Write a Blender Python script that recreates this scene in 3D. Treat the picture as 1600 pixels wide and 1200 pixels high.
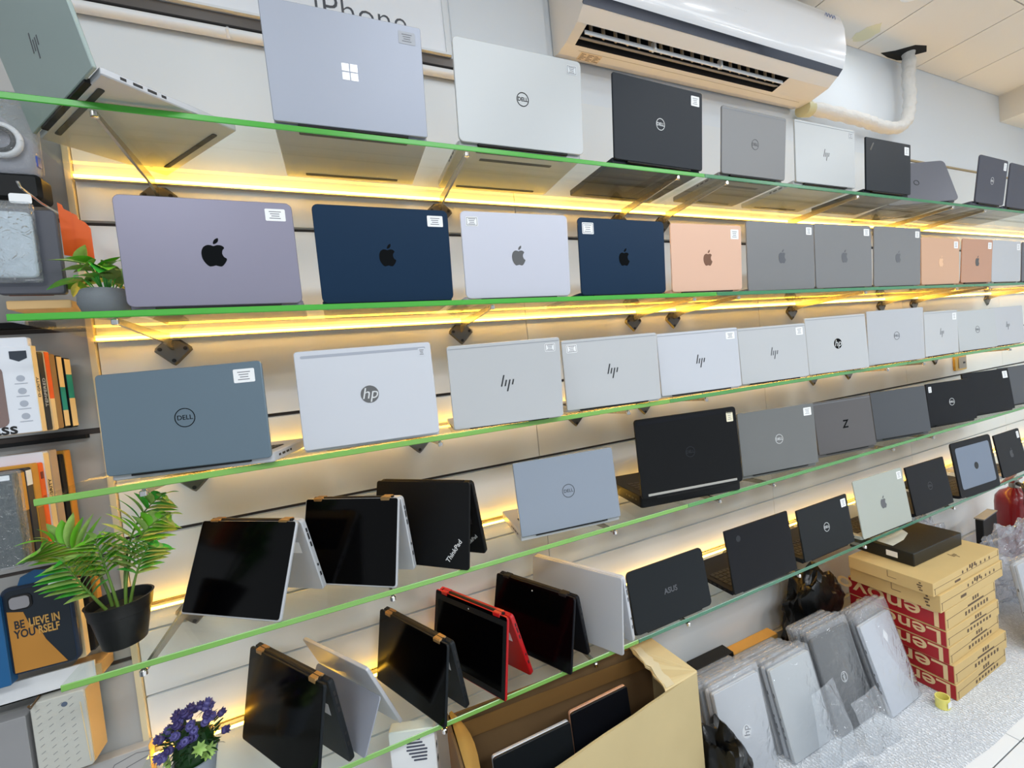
import bpy, math, random
from mathutils import Matrix, Vector

for o in list(bpy.data.objects):
    bpy.data.objects.remove(o, do_unlink=True)
SCN = bpy.context.scene
COL = SCN.collection
PI = math.pi
FL = -1.35            # floor height while building (eye level is 0); everything is lifted at the end
rnd = random.Random(7)

# ------------------------------------------------------------------ camera, world, lights, exposure
cd = bpy.data.cameras.new('camera')
cd.sensor_fit = 'HORIZONTAL'; cd.sensor_width = 36.0
cd.lens = 36.0 * 658.04 / 1600.0
cd.clip_start = 0.02; cd.clip_end = 60
cam = bpy.data.objects.new('camera', cd); COL.objects.link(cam)
_yaw, _pitch, _roll = 0.399232, -0.037911, -0.100815
_f = Vector((math.sin(_yaw)*math.cos(_pitch), math.cos(_yaw)*math.cos(_pitch), math.sin(_pitch)))
_r = Vector((math.cos(_yaw), -math.sin(_yaw), 0)); _u = _r.cross(_f)
_r2 = _r*math.cos(_roll) + _u*math.sin(_roll); _u2 = -_r*math.sin(_roll) + _u*math.cos(_roll)
cam.matrix_world = Matrix(((_r2.x, _u2.x, -_f.x, 0), (_r2.y, _u2.y, -_f.y, -1.25), (_r2.z, _u2.z, -_f.z, 0), (0, 0, 0, 1)))
SCN.camera = cam

w = bpy.data.worlds.new('shop_ambient'); SCN.world = w; w.use_nodes = True
w.node_tree.nodes['Background'].inputs[0].default_value = (0.88, 0.945, 1.0, 1)
w.node_tree.nodes['Background'].inputs[1].default_value = 0.54
SCN.view_settings.view_transform = 'Standard'
SCN.view_settings.look = 'None'
SCN.view_settings.gamma = 1.0
SCN.view_settings.use_curve_mapping = False
SCN.view_settings.exposure = 0.05
try:
    SCN.cycles.transparent_max_bounces = 24
    SCN.cycles.max_bounces = 8
except Exception:
    pass

LIGHTS = []
def area(name, loc, sx, sy, power, col=(0.92, 0.965, 1.0), rot=(0, 0, 0), shape='RECTANGLE'):
    l = bpy.data.lights.new(name, 'AREA'); l.shape = shape; l.size = sx
    if shape == 'RECTANGLE': l.size_y = sy
    l.energy = power; l.color = col
    o = bpy.data.objects.new(name, l); COL.objects.link(o); o.location = loc; o.rotation_euler = rot
    LIGHTS.append(o); return o
# added rows of unseen soft fill lights over the aisle, behind and above the viewer
for i, x in enumerate((-0.9, 0.7, 2.3, 3.9)):
    area('aisle_fill_light', (x, -1.55, 1.385), 0.9, 0.5, 8)
    area('aisle_fill_light', (x, -2.7, 1.385), 0.9, 0.5, 30)
DOWN = [(-0.3, -0.95), (0.75, -0.8), (1.75, -0.8), (2.43, -0.30), (2.85, -0.8)]
for x, y in DOWN:
    area('downlight_lamp', (x, y, 1.392), 0.13, 0.13, 1.3, shape='DISK')

# ------------------------------------------------------------------ materials
def lin(c):
    return tuple(((v/255.0)/12.92 if v/255.0 <= 0.04045 else ((v/255.0+0.055)/1.055)**2.4) for v in c)
MATS = {}
def mat(key, rgb, rough=0.5, metal=0.0, spec=0.5, bump=0.0, bscale=200, vary=0.0, vscale=6, coat=0.0, emit=None, estr=0.0):
    if key in MATS: return MATS[key]
    m = bpy.data.materials.new(key); m.use_nodes = True
    nt = m.node_tree; b = nt.nodes['Principled BSDF']
    c = lin(rgb)
    b.inputs['Base Color'].default_value = (*c, 1)
    b.inputs['Roughness'].default_value = rough
    b.inputs['Metallic'].default_value = metal
    b.inputs['Specular IOR Level'].default_value = spec
    if coat:
        b.inputs['Coat Weight'].default_value = coat; b.inputs['Coat Roughness'].default_value = 0.05
    if emit:
        b.inputs['Emission Color'].default_value = (*emit, 1); b.inputs['Emission Strength'].default_value = estr
    if bump or vary:
        tc = nt.nodes.new('ShaderNodeTexCoord')
    if vary:
        n = nt.nodes.new('ShaderNodeTexNoise'); n.inputs['Scale'].default_value = vscale; n.inputs['Detail'].default_value = 4
        nt.links.new(tc.outputs['Object'], n.inputs['Vector'])
        mx = nt.nodes.new('ShaderNodeMix'); mx.data_type = 'RGBA'
        mx.inputs[6].default_value = (*[max(0, v*(1-vary)) for v in c], 1)
        mx.inputs[7].default_value = (*[min(1, v*(1+vary)) for v in c], 1)
        nt.links.new(n.outputs['Fac'], mx.inputs[0]); nt.links.new(mx.outputs[2], b.inputs['Base Color'])
    if bump:
        n2 = nt.nodes.new('ShaderNodeTexNoise'); n2.inputs['Scale'].default_value = bscale; n2.inputs['Detail'].default_value = 3
        nt.links.new(tc.outputs['Object'], n2.inputs['Vector'])
        bp = nt.nodes.new('ShaderNodeBump'); bp.inputs['Strength'].default_value = bump; bp.inputs['Distance'].default_value = 0.01
        nt.links.new(n2.outputs['Fac'], bp.inputs['Height']); nt.links.new(bp.outputs['Normal'], b.inputs['Normal'])
    MATS[key] = m; return m

def sheer(key, tint, gloss=0.03, ior=1.45, milky=0.0, milk=(235, 240, 245), bump=0.0, bscale=40):
    """thin clear sheet: tinted see-through plus mirror-like Fresnel reflection, a little milky if asked"""
    if key in MATS: return MATS[key]
    m = bpy.data.materials.new(key); m.use_nodes = True
    nt = m.node_tree; nt.nodes.remove(nt.nodes['Principled BSDF']); out = nt.nodes['Material Output']
    t = nt.nodes.new('ShaderNodeBsdfTransparent'); t.inputs[0].default_value = (*tint, 1)
    g = nt.nodes.new('ShaderNodeBsdfGlossy'); g.inputs['Roughness'].default_value = gloss
    fr = nt.nodes.new('ShaderNodeFresnel'); fr.inputs['IOR'].default_value = ior
    # same reflectance from both faces of a thin sheet (no total internal reflection)
    ge = nt.nodes.new('ShaderNodeNewGeometry'); mr = nt.nodes.new('ShaderNodeMapRange')
    mr.inputs[3].default_value = ior; mr.inputs[4].default_value = 1.0/ior
    nt.links.new(ge.outputs['Backfacing'], mr.inputs[0]); nt.links.new(mr.outputs[0], fr.inputs['IOR'])
    mx = nt.nodes.new('ShaderNodeMixShader')
    nt.links.new(fr.outputs[0], mx.inputs[0]); nt.links.new(g.outputs[0], mx.inputs[2])
    first = t.outputs[0]
    if milky:
        d = nt.nodes.new('ShaderNodeBsdfDiffuse'); d.inputs[0].default_value = (*lin(milk), 1)
        m2 = nt.nodes.new('ShaderNodeMixShader'); m2.inputs[0].default_value = milky
        nt.links.new(t.outputs[0], m2.inputs[1]); nt.links.new(d.outputs[0], m2.inputs[2]); first = m2.outputs[0]
    nt.links.new(first, mx.inputs[1])
    if bump:
        tc = nt.nodes.new('ShaderNodeTexCoord'); n2 = nt.nodes.new('ShaderNodeTexNoise')
        n2.inputs['Scale'].default_value = bscale; n2.inputs['Detail'].default_value = 2; n2.inputs['Distortion'].default_value = 1.5
        nt.links.new(tc.outputs['Object'], n2.inputs['Vector'])
        bp = nt.nodes.new('ShaderNodeBump'); bp.inputs['Strength'].default_value = bump; bp.inputs['Distance'].default_value = 0.02
        nt.links.new(n2.outputs['Fac'], bp.inputs['Height'])
        nt.links.new(bp.outputs[0], g.inputs['Normal']); nt.links.new(bp.outputs[0], fr.inputs['Normal'])
    nt.links.new(mx.outputs[0], out.inputs[0])
    MATS[key] = m; return m

M_slat = mat('white_laminate', (226, 230, 232), 0.34, spec=0.35, vary=0.03, vscale=3)
M_slatL = mat('grey_laminate', (176, 176, 174), 0.3, vary=0.04, vscale=3)
M_groove = mat('groove_shadow_board', (70, 62, 58), 0.7)
M_paint = mat('painted_wall', (224, 230, 236), 0.6, vary=0.03, vscale=1.5)
M_ceil = mat('ceiling_board', (226, 220, 210), 0.75, vary=0.03, vscale=2)
M_glass = sheer('shelf_glass', (0.955, 0.975, 0.945), 0.03, 1.20)
M_edge = mat('green_glass_edge_glow', (72, 168, 58), 0.25, spec=0.6, vary=0.22, vscale=5)  # LED glow carried through the glass is put into these edge colours
M_edgeL = mat('light_green_glass_edge_glow', (122, 174, 86), 0.25, spec=0.6, vary=0.15, vscale=5)
M_edgeM = mat('mid_green_glass_edge_glow', (86, 150, 84), 0.25, spec=0.6, vary=0.15, vscale=5)
M_edgeD = mat('grey_green_glass_edge_glow', (66, 122, 96), 0.25, spec=0.6, vary=0.15, vscale=5)
M_edge2 = mat('dark_green_glass_edge_glow', (52, 128, 84), 0.25, spec=0.6, vary=0.18, vscale=5)
M_chrome = mat('chrome', (215, 215, 215), 0.12, 1.0)
M_brk = mat('dark_bracket_metal', (104, 104, 102), 0.3, 0.7)
M_brk2 = mat('brushed_bracket_arm', (168, 166, 158), 0.25, 0.8)
M_black = mat('matt_black_plastic', (14, 17, 20), 0.5, spec=0.3, bump=0.06, bscale=900)
M_screen = mat('black_screen_glass', (2, 2, 3), 0.14, spec=0.14)
M_dark = mat('dark_plastic', (20, 21, 23), 0.55, spec=0.25)
M_rubber = mat('dark_rubber', (58, 58, 54), 0.8)
M_key = mat('keycap_black', (20, 20, 22), 0.5)
M_stick = mat('white_sticker_paper', (236, 238, 240), 0.6)
M_print = mat('grey_print', (120, 122, 128), 0.7)
M_ink = mat('black_ink', (18, 18, 20), 0.45)
M_white = mat('white_plastic', (232, 234, 236), 0.4)
M_led = mat('warm_light_strip', (255, 210, 120), 0.5, emit=(1.0, 0.50, 0.045), estr=28.0)
M_alu = mat('aluminium_channel', (190, 188, 182), 0.35, 0.6)

# ------------------------------------------------------------------ mesh builder
class MB:
    def __init__(s): s.v = []; s.f = []
    def add(s, vs, fs, M=None):
        o = len(s.v)
        for p in vs:
            p = Vector(p)
            s.v.append(M @ p if M is not None else p)
        for f in fs: s.f.append([i+o for i in f])
        return s
    def box(s, x0, x1, y0, y1, z0, z1, M=None):
        return s.add([(x0, y0, z0), (x1, y0, z0), (x1, y1, z0), (x0, y1, z0), (x0, y0, z1), (x1, y0, z1), (x1, y1, z1), (x0, y1, z1)],
                     [(0, 3, 2, 1), (4, 5, 6, 7), (0, 1, 5, 4), (1, 2, 6, 5), (2, 3, 7, 6), (3, 0, 4, 7)], M)
    def prism(s, outl, t0, t1, M=None, outl1=None):
        """outline in local XY extruded along local Z from t0 to t1"""
        n = len(outl); o2 = outl1 or outl
        vs = [(p[0], p[1], t0) for p in outl] + [(p[0], p[1], t1) for p in o2]
        fs = [list(range(n))[::-1], list(range(n, 2*n))] + [(i, (i+1) % n, n+(i+1) % n, n+i) for i in range(n)]
        return s.add(vs, fs, M)
    def rslab(s, w, h, r, t, b, M=None, n=4):
        """rounded rectangle slab in XY, centred, z 0..t, edges eased by b"""
        a = rrect(w-2*b, h-2*b, max(r-b, .0004), n); c = rrect(w, h, r, n); k = len(a)
        vs = [(p[0], p[1], 0) for p in a] + [(p[0], p[1], b) for p in c] + [(p[0], p[1], t-b) for p in c] + [(p[0], p[1], t) for p in a]
        fs = [list(range(k))[::-1], list(range(3*k, 4*k))]
        for l in range(3):
            fs += [(l*k+i, l*k+(i+1) % k, (l+1)*k+(i+1) % k, (l+1)*k+i) for i in range(k)]
        return s.add(vs, fs, M)
    def lathe(s, prof, n=24, M=None, sy=1.0):
        vs = []; fs = []; m = len(prof)
        for r, z in prof:
            for i in range(n):
                a = 2*PI*i/n; vs.append((r*math.cos(a), r*sy*math.sin(a), z))
        for j in range(m-1):
            for i in range(n):
                fs.append((j*n+i, j*n+(i+1) % n, (j+1)*n+(i+1) % n, (j+1)*n+i))
        fs.append(list(range(n))[::-1]); fs.append(list(range((m-1)*n, m*n)))
        return s.add(vs, fs, M)
    def tube(s, pts, r, n=8, M=None):
        pts = [Vector(p) for p in pts]; rs = r if isinstance(r, (list, tuple)) else [r]*len(pts)
        vs = []; fs = []; up = Vector((0.123, 0.21, 1)).normalized()
        for k, p in enumerate(pts):
            t = (pts[min(k+1, len(pts)-1)] - pts[max(k-1, 0)]).normalized()
            a = t.cross(up)
            if a.length < 1e-3: a = t.cross(Vector((1, 0, 0)))
            a.normalize(); b = t.cross(a)
            for i in range(n):
                q = 2*PI*i/n; vs.append(p + a*rs[k]*math.cos(q) + b*rs[k]*math.sin(q))
        for k in range(len(pts)-1):
            for i in range(n):
                fs.append((k*n+i, k*n+(i+1) % n, (k+1)*n+(i+1) % n, (k+1)*n+i))
        fs.append(list(range(n))[::-1]); fs.append(list(range((len(pts)-1)*n, len(pts)*n)))
        return s.add(vs, fs, M)
    def mesh(s, name, m, smooth=None):
        me = bpy.data.meshes.new(name); me.from_pydata([tuple(p) for p in s.v], [], s.f); me.validate()
        bmf(me)
        if m: me.materials.append(m)
        if smooth:
            me.polygons.foreach_set('use_smooth', [True]*len(me.polygons)); me.set_sharp_from_angle(angle=math.radians(smooth))
        return me
    def obj(s, name, m, parent=None, smooth=None, loc=None, rot=None):
        return link(name, s.mesh(name, m, smooth), parent, loc, rot)

import bmesh
def bmf(me):
    b = bmesh.new(); b.from_mesh(me); bmesh.ops.recalc_face_normals(b, faces=b.faces); b.to_mesh(me); b.free()
def link(name, me, parent=None, loc=None, rot=None, M=None):
    o = bpy.data.objects.new(name, me); COL.objects.link(o)
    if parent: o.parent = parent
    if loc: o.location = loc
    if rot: o.rotation_euler = rot
    if M is not None: o.matrix_local = M
    return o
def rrect(w, h, r, n=4):
    out = []
    for cx, cy, a0 in ((w/2-r, h/2-r, 0), (-w/2+r, h/2-r, PI/2), (-w/2+r, -h/2+r, PI), (w/2-r, -h/2+r, 1.5*PI)):
        for i in range(n+1):
            a = a0 + PI/2*i/n; out.append((cx+r*math.cos(a), cy+r*math.sin(a)))
    return out
def T(x, y, z): return Matrix.Translation((x, y, z))
def R(a, ax): return Matrix.Rotation(a, 4, ax)
def thing(name, label, cat, loc=(0, 0, 0), rz=0, group=None):
    o = bpy.data.objects.new(name, None); COL.objects.link(o); o.empty_display_size = .05
    o.location = loc; o.rotation_euler = (0, 0, rz); return tag(o, label, cat, group)
def tag(o, label, cat, group=None):
    o['label'] = label; o['category'] = cat
    if group: o['group'] = group
    return o
def struct(o): o['kind'] = 'structure'; return o
def stuff(o): o['kind'] = 'stuff'; return o
# frame that turns local XY (x right, y up) into a panel facing -Y: x->x, y->z, z->-y
FACE = Matrix(((1, 0, 0, 0), (0, 0, -1, 0), (0, 1, 0, 0), (0, 0, 0, 1)))

TXT = {}
def text_mesh(s, size, m, bold=0.0, shear=0.0, ext=0.0002, align='CENTER'):
    k = (s, size, m.name, bold, shear, align)
    if k in TXT: return TXT[k]
    cu = bpy.data.curves.new('lettering', 'FONT'); cu.body = s; cu.size = size; cu.align_x = align; cu.align_y = 'CENTER'
    cu.extrude = ext; cu.offset = bold; cu.shear = shear; cu.resolution_u = 3
    o = bpy.data.objects.new('lettering', cu); COL.objects.link(o)
    bpy.context.view_layer.update()
    me = bpy.data.meshes.new_from_object(o.evaluated_get(bpy.context.evaluated_depsgraph_get()))
    bpy.data.objects.remove(o); bpy.data.curves.remove(cu)
    me.materials.clear(); me.materials.append(m); TXT[k] = me; return me
def put_text(name, s, size, m, parent, M, **kw):
    return link(name, text_mesh(s, size, m, **kw), parent, M=M)

# ------------------------------------------------------------------ measurements (metres, eye level 0, wall face y = 0)
ZS = {1: 0.52895, 2: 0.16547, 3: -0.1439, 4: -0.46522, 5: -0.80441}
GT = 0.006                      # half glass thickness
YF = -0.2914                    # front edge of the shelves
XL = -0.4796                    # left end of the shelves
XR = 4.4
JX = [-0.482, 0.600, 1.706, 2.812, 3.918, 5.0]

# ------------------------------------------------------------------ setting: walls, floor, ceiling
b = MB(); b.box(-2.2, 5.2, 0.012, 0.06, FL, 1.45)
wall = struct(b.obj('wall_back', M_groove))
PTOP = 0.893
rows = [(FL+0.10, ZS[5]-0.19), (ZS[5]-0.187, ZS[5]-0.011), (ZS[5]+0.0, -0.685), (-0.682, ZS[4]-0.065), (ZS[4]-0.062, ZS[4]-0.011), (ZS[4], -0.309), (-0.301, ZS[3]-0.011), (ZS[3], -0.064),
        (-0.056, ZS[2]-0.011), (ZS[2], 0.418), (0.427, ZS[1]-0.011), (ZS[1], PTOP)]
for i in range(len(JX)-1):
    for z0, z1 in rows:
        x0, x1 = JX[i]+.0012, JX[i+1]-.0012
        b = MB()
        lip = 0.0015
        b.add([(x0, 0, z0+lip), (x1, 0, z0+lip), (x1, 0, z1-lip), (x0, 0, z1-lip), (x0, 0.012, z0), (x1, 0.012, z0), (x1, 0.012, z1), (x0, 0.012, z1)],
              [(0, 1, 2, 3), (4, 7, 6, 5), (0, 4, 5, 1), (1, 5, 6, 2), (2, 6, 7, 3), (3, 7, 4, 0)])
        b.obj('slat_panel', M_slat, wall)
# painted wall above the slat panels
b = MB(); b.box(-2.2, 5.2, 0.006, 0.012, PTOP+.002, 1.45); b.obj('painted_panel', M_paint, wall)
b = MB(); b.box(2.6, 5.0, -0.006, 0.006, PTOP, PTOP+.008); b.obj('top_trim_strip', mat('brass_trim', (190, 170, 130), .35, .6), wall)
b = MB(); b.box(-0.492, 5.2, -0.012, 0.012, FL, FL+0.095); struct(b.obj('baseboard_back', mat('skirting', (205, 207, 208), .5)))
# vertical end strip between the laptop wall and the accessory wall
b = MB(); b.box(-0.4935, -0.4825, -0.010, 0.012, FL, PTOP); struct(b.obj('trim_1', mat('pale_edge_band', (226, 212, 176), .45)))
# accessory wall on the left, grey slat boards
b = MB(); b.box(-2.2, -0.4945, 0.0, 0.0119, FL, 1.2); wl = struct(b.obj('wall_left', M_groove))
for z0, z1 in ((FL, -0.82), (-0.812, -0.585), (-0.575, -0.335), (-0.327, -0.053), (-0.040, 0.178), (0.188, 0.42), (0.43, 0.67), (0.68, 1.2)):
    b = MB(); b.box(-2.2, -0.4945, -0.004, 0.0, z0, z1); b.obj('slat_panel', M_slatL, wl)
b = MB(); b.box(-2.2, -0.535, -0.062, -0.004, -0.576, -0.5735); b.box(-2.2, -0.535, -0.062, -0.058, -0.576, -0.535); b.obj('ledge_rail', M_white, wl)
b = MB(); b.box(-2.2, -0.515, -0.02, -0.004, -0.060, -0.052); b.obj('hook_rail', M_dark, wl)
b = MB(); b.box(-2.2, -0.545, -0.03, -0.004, 0.188, 0.20); b.obj('hook_rail', M_dark, wl)

# floor: tiles with recessed joints
b = MB(); b.box(-2.2, 5.2, -3.2, 0.06, FL-.05, FL-.004); floor = struct(b.obj('floor', mat('grout', (92, 96, 100), .9)))
M_tile = mat('white_floor_tile', (232, 234, 236), .18, vary=.02, vscale=4)
tm = MB(); tm.rslab(.397, .397, .002, .004, .0008); tme = tm.mesh('floor_tile', M_tile)
for i in range(14):
    for j in range(7):
        link('floor_tile', tme, floor, (-0.31+.4*i-.0, -.039-.4*j, FL-.004))
# ceiling boards
b = MB(); b.box(-2.2, 5.2, -3.2, 0.06, 1.418, 1.47); ceil = struct(b.obj('ceiling', mat('ceiling_gap', (96, 86, 74), .9)))
cx = [-2.2, -1.1, 0.0, 1.05, 2.07, 2.575, 3.1, 3.53, 4.07, 5.2]; cy = [0.006, -0.40, -1.3, -2.2, -3.2]
for i in range(len(cx)-1):
    for j in range(len(cy)-1):
        b = MB(); b.box(cx[i]+.003, cx[i+1]-.003, cy[j+1]+.002, cy[j]-.002, 1.41, 1.418); b.obj('ceiling_board', M_ceil, ceil)
# stained patch and broken hole around the pipe
M_stain = mat('yellow_damp_stain', (222, 214, 178), .8)
b = MB()
b.prism([(2.50+rnd.uniform(-.015, .015)+.055*math.cos(a*PI/8), -0.075+rnd.uniform(-.01, .01)+.055*math.sin(a*PI/8)) for a in range(16)], 1.4094, 1.4102); b.obj('damp_stain', M_stain, ceil)
b = MB()
b.prism([(2.74, -.012), (2.80, -.045), (2.86, -.10), (2.93, -.115), (2.99, -.09), (2.955, -.06), (2.97, -.02), (2.9, -.004), (2.82, -.003)], 1.4085, 1.4102); b.obj('ceiling_hole', mat('ceiling_void', (12, 11, 10), .9), ceil)
# dropped beam at the far right
b = MB(); b.box(4.085, 4.5, -1.6, 0.01, 1.25, 1.41); struct(b.obj('trim_2', mat('beam_paint', (224, 218, 206), .7)))
b = MB(); b.box(5.14, 5.2, -3.2, 0.06, FL, 1.45); struct(b.obj('wall_right', M_paint))

# ------------------------------------------------------------------ glass shelves, light strips, brackets
names5 = {1: 'top', 2: 'second', 3: 'third', 4: 'fourth', 5: 'lowest'}
ORD = ['leftmost', 'second from the left', 'third from the left', 'fourth from the left', 'fifth from the left', 'sixth from the left', 'seventh from the left', 'eighth from the left']
BOARDS = {1: [XL, 1.115, 2.72, XR], 2: [XL, 1.125, 2.77, XR], 3: [XL, 0.90, 2.17, XR], 4: [XL, 0.936, 2.2, XR], 5: [XL, 0.712, 1.836, XR]}
for s, xs in BOARDS.items():
    for k in range(len(xs)-1):
        x0, x1 = xs[k]+.001, xs[k+1]-.001
        t = thing('glass_shelf', f'clear green edged glass board of the {names5[s]} shelf, {["left end piece", "middle piece", "far right piece"][k]}', 'shelf', ((x0+x1)/2, YF/2, ZS[s]-GT))
        hx = (x1-x0)/2; dy = -YF/2
        b = MB(); b.box(-hx, hx, -dy+.0012, dy-.001, 0, 2*GT); b.obj('glass_pane', M_glass, t)
        b = MB(); n = 3
        b.add([(-hx, -dy+.0013, 0), (hx, -dy+.0013, 0), (hx, -dy, .0015), (-hx, -dy, .0015), (-hx, -dy, 2*GT-.0015), (hx, -dy, 2*GT-.0015), (hx, -dy+.0013, 2*GT), (-hx, -dy+.0013, 2*GT)],
              [(0, 1, 2, 3), (3, 2, 5, 4), (4, 5, 6, 7), (0, 7, 6, 1), (0, 3, 4, 7), (1, 6, 5, 2)])
        b.obj('polished_front_edge', (M_edge if s < 3 else M_edgeL) if k == 0 else (M_edge2 if s < 3 else (M_edgeM if s < 5 else M_edgeD)), t)
    t = thing('led_strip', f'glowing warm yellow light strip on the wall behind the {names5[s]} glass shelf', 'light', ((XL+XR)/2, -.006, ZS[s]-.011))
    hx = (XR-XL)/2
    b = MB(); b.box(-hx, hx, -.0090, .006, -.0030, .0001); b.obj('aluminium_channel', M_alu, t)  # ledge added to keep the strip's light off the wall below
    b = MB(); b.box(-hx+.004, hx, -.0140, -.0076, .0002, .0046); b.obj('light_tube', M_led, t)

# bracket prototype: kite wall plate with three screw holes, tapering arm, chrome tip and a small peg above the glass
def bracket_meshes():
    P = {}
    b = MB(); kite = [(0, -.072), (.006, -.068), (.038, -.036), (.036, -.028), (.016, -.010), (-.016, -.010), (-.036, -.028), (-.038, -.036), (-.006, -.068)]
    b.prism(kite, 0, .007, FACE, [(x*.86, -.034+(z+.034)*.86) for x, z in kite]); P['wall_plate'] = b.mesh('wall_plate', M_brk)
    b = MB(); pr = [(-.023, .000), (YF+.006, .000), (YF+.006, -.010), (-.06, -.022), (-.004, -.036), (-.004, -.0115), (-.023, -.0115)]
    b.add([(-.0028, y, z) for y, z in pr]+[(.0028, y, z) for y, z in pr], [(6, 5, 4, 3, 2, 1, 0), (7, 8, 9, 10, 11, 12, 13)]+[(i, (i+1) % 7, 7+(i+1) % 7, 7+i) for i in range(7)])
    P['arm'] = b.mesh('arm', M_brk2)
    b = MB(); b.lathe([(.0045, 0), (.0062, .001), (.0062, .009), (.004, .011)], 12, T(0, YF+.004, -.013) @ T(0, 0, 0)); P['end_cap'] = b.mesh('end_cap', M_chrome, 40)
    b = MB(); b.lathe([(.0045, 0), (.0045, .0015), (.002, .0018)], 10, FACE); P['screw'] = b.mesh('screw', M_ink)
    return P
BP = bracket_meshes()
BRX = {1: [-.332, .349, 1.008, 1.211, 1.905, 2.62, 2.92], 2: [-.342, .375, 1.032, 1.222, 1.915, 2.612, 2.92, 3.75], 3: [-.335, .212, .750, 1.047, 2.03, 2.30, 3.1],
       4: [-.369, .070, .668, 1.067, 1.318, 2.03, 2.335], 5: [-.39, .15, .567, .900, 1.412, 1.80, 2.47]}
for s, xs in BRX.items():
    for k, x in enumerate(xs):
        t = thing('shelf_bracket', f'dark metal bracket with chrome tip holding the {names5[s]} glass shelf, {ORD[k]}', 'bracket', (x, -.0005, ZS[s]-GT-.0006), 0, f'brackets under the {names5[s]} shelf')
        for pn in ('wall_plate', 'arm', 'end_cap'): link(pn, BP[pn], t)
        for sx, sz in ((-.025, -.032), (.025, -.032), (0, -.060)): link('screw', BP['screw'], t, (sx, -.0068, sz))

# ------------------------------------------------------------------ laptops standing open, lid backs to the viewer
def spl(pts, n=5):
    out = []; k = len(pts)
    for i in range(k):
        p0, p1, p2, p3 = [Vector(pts[(i+j-1) % k]) for j in range(4)]
        for q in range(n):
            t = q/n
            out.append(tuple(0.5*((2*p1)+(-p0+p2)*t+(2*p0-5*p1+4*p2-p3)*t*t+(-p0+3*p1-3*p2+p3)*t**3)))
    return out
APPLE = spl([(0, .335), (.12, .375), (.27, .365), (.37, .27), (.30, .17), (.275, .03), (.33, -.11), (.42, -.19), (.34, -.36), (.22, -.49), (.10, -.485), (0, -.455),
             (-.10, -.485), (-.22, -.49), (-.34, -.37), (-.43, -.17), (-.44, .08), (-.36, .28), (-.22, .37), (-.10, .37)], 3)
LEAF = spl([(.0, .42), (.02, .54), (.10, .63), (.19, .66), (.18, .54), (.10, .45)], 3)
def fruit_mesh(h, m):
    k = ('fruit', h, m.name)
    if k not in TXT:
        b = MB(); b.prism([(x*h*.86, y*h*.86-.07*h) for x, y in APPLE], 0, .0003, FACE); b.prism([(x*h*.86, y*h*.86-.07*h) for x, y in LEAF], 0, .0003, FACE)
        TXT[k] = b.mesh('emblem', m)
    return TXT[k]
def ring_mesh(r, wd, m):
    k = ('ring', r, wd, m.name)
    if k not in TXT:
        b = MB(); n = 28; vs = []; fs = []
        for i in range(n):
            a = 2*PI*i/n
            for rr, z in ((r-wd, 0), (r, 0), (r, .0003), (r-wd, .0003)): vs.append((rr*math.cos(a), rr*math.sin(a), z))
        for i in range(n):
            j = (i+1) % n
            for q in range(4): fs.append((4*i+q, 4*j+q, 4*j+(q+1) % 4, 4*i+(q+1) % 4))
        b.add(vs, fs, FACE); TXT[k] = b.mesh('emblem_ring', m)
    return TXT[k]
def disc_mesh(r, m):
    k = ('disc', r, m.name)
    if k not in TXT:
        b = MB(); b.prism([(r*math.cos(2*PI*i/28), r*math.sin(2*PI*i/28)) for i in range(28)], 0, .0003, FACE); TXT[k] = b.mesh('emblem_disc', m)
    return TXT[k]
def slash_mesh(h, m):
    """four slanted strokes reading as h and p"""
    k = ('slash', h, m.name)
    if k not in TXT:
        b = MB()
        for x, z0, z1 in ((-.34, -.18, .50), (-.12, -.18, .20), (.10, -.50, .20), (.32, -.12, .20)):
            sh = .28; q = [(x+sh*z0-.045, z0), (x+sh*z0+.045, z0), (x+sh*z1+.045, z1), (x+sh*z1-.045, z1)]
            b.prism([(p[0]*h, p[1]*h) for p in q], 0, .0003, FACE)
        for x0, x1, z in ((-.34, -.12, .19), (.10, .32, .19), (.10, .32, -.13)):
            pass
        TXT[k] = b.mesh('emblem', m)
    return TXT[k]
def squares_mesh(s, m):
    b = MB()
    for x in (-1, 1):
        for z in (-1, 1):
            cx, cz = x*s*.28, z*s*.28; b.prism([(cx-.235*s, cz-.235*s), (cx+.235*s, cz-.235*s), (cx+.235*s, cz+.235*s), (cx-.235*s, cz+.235*s)], 0, .0003, FACE)
    return b.mesh('emblem', m)
LOGOM = {'blk': mat('logo_black', (34, 36, 38), .10, 1.0), 'dk': mat('logo_dark_grey', (52, 54, 58), .3), 'mid': mat('logo_mid_grey', (96, 98, 104), .3, .3), 'chr': mat('logo_mirror', (150, 150, 150), .06, 1.0),
         'wht': mat('logo_light', (205, 208, 210), .35), 'brn': mat('logo_brown', (122, 86, 66), .3, .2), 'sil': mat('logo_silver', (226, 228, 230), .2, .3), 'faint': mat('logo_faint', (40, 43, 48), .3, spec=.3), 'gold': mat('logo_gold', (235, 190, 150), .3, .3)}
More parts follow.
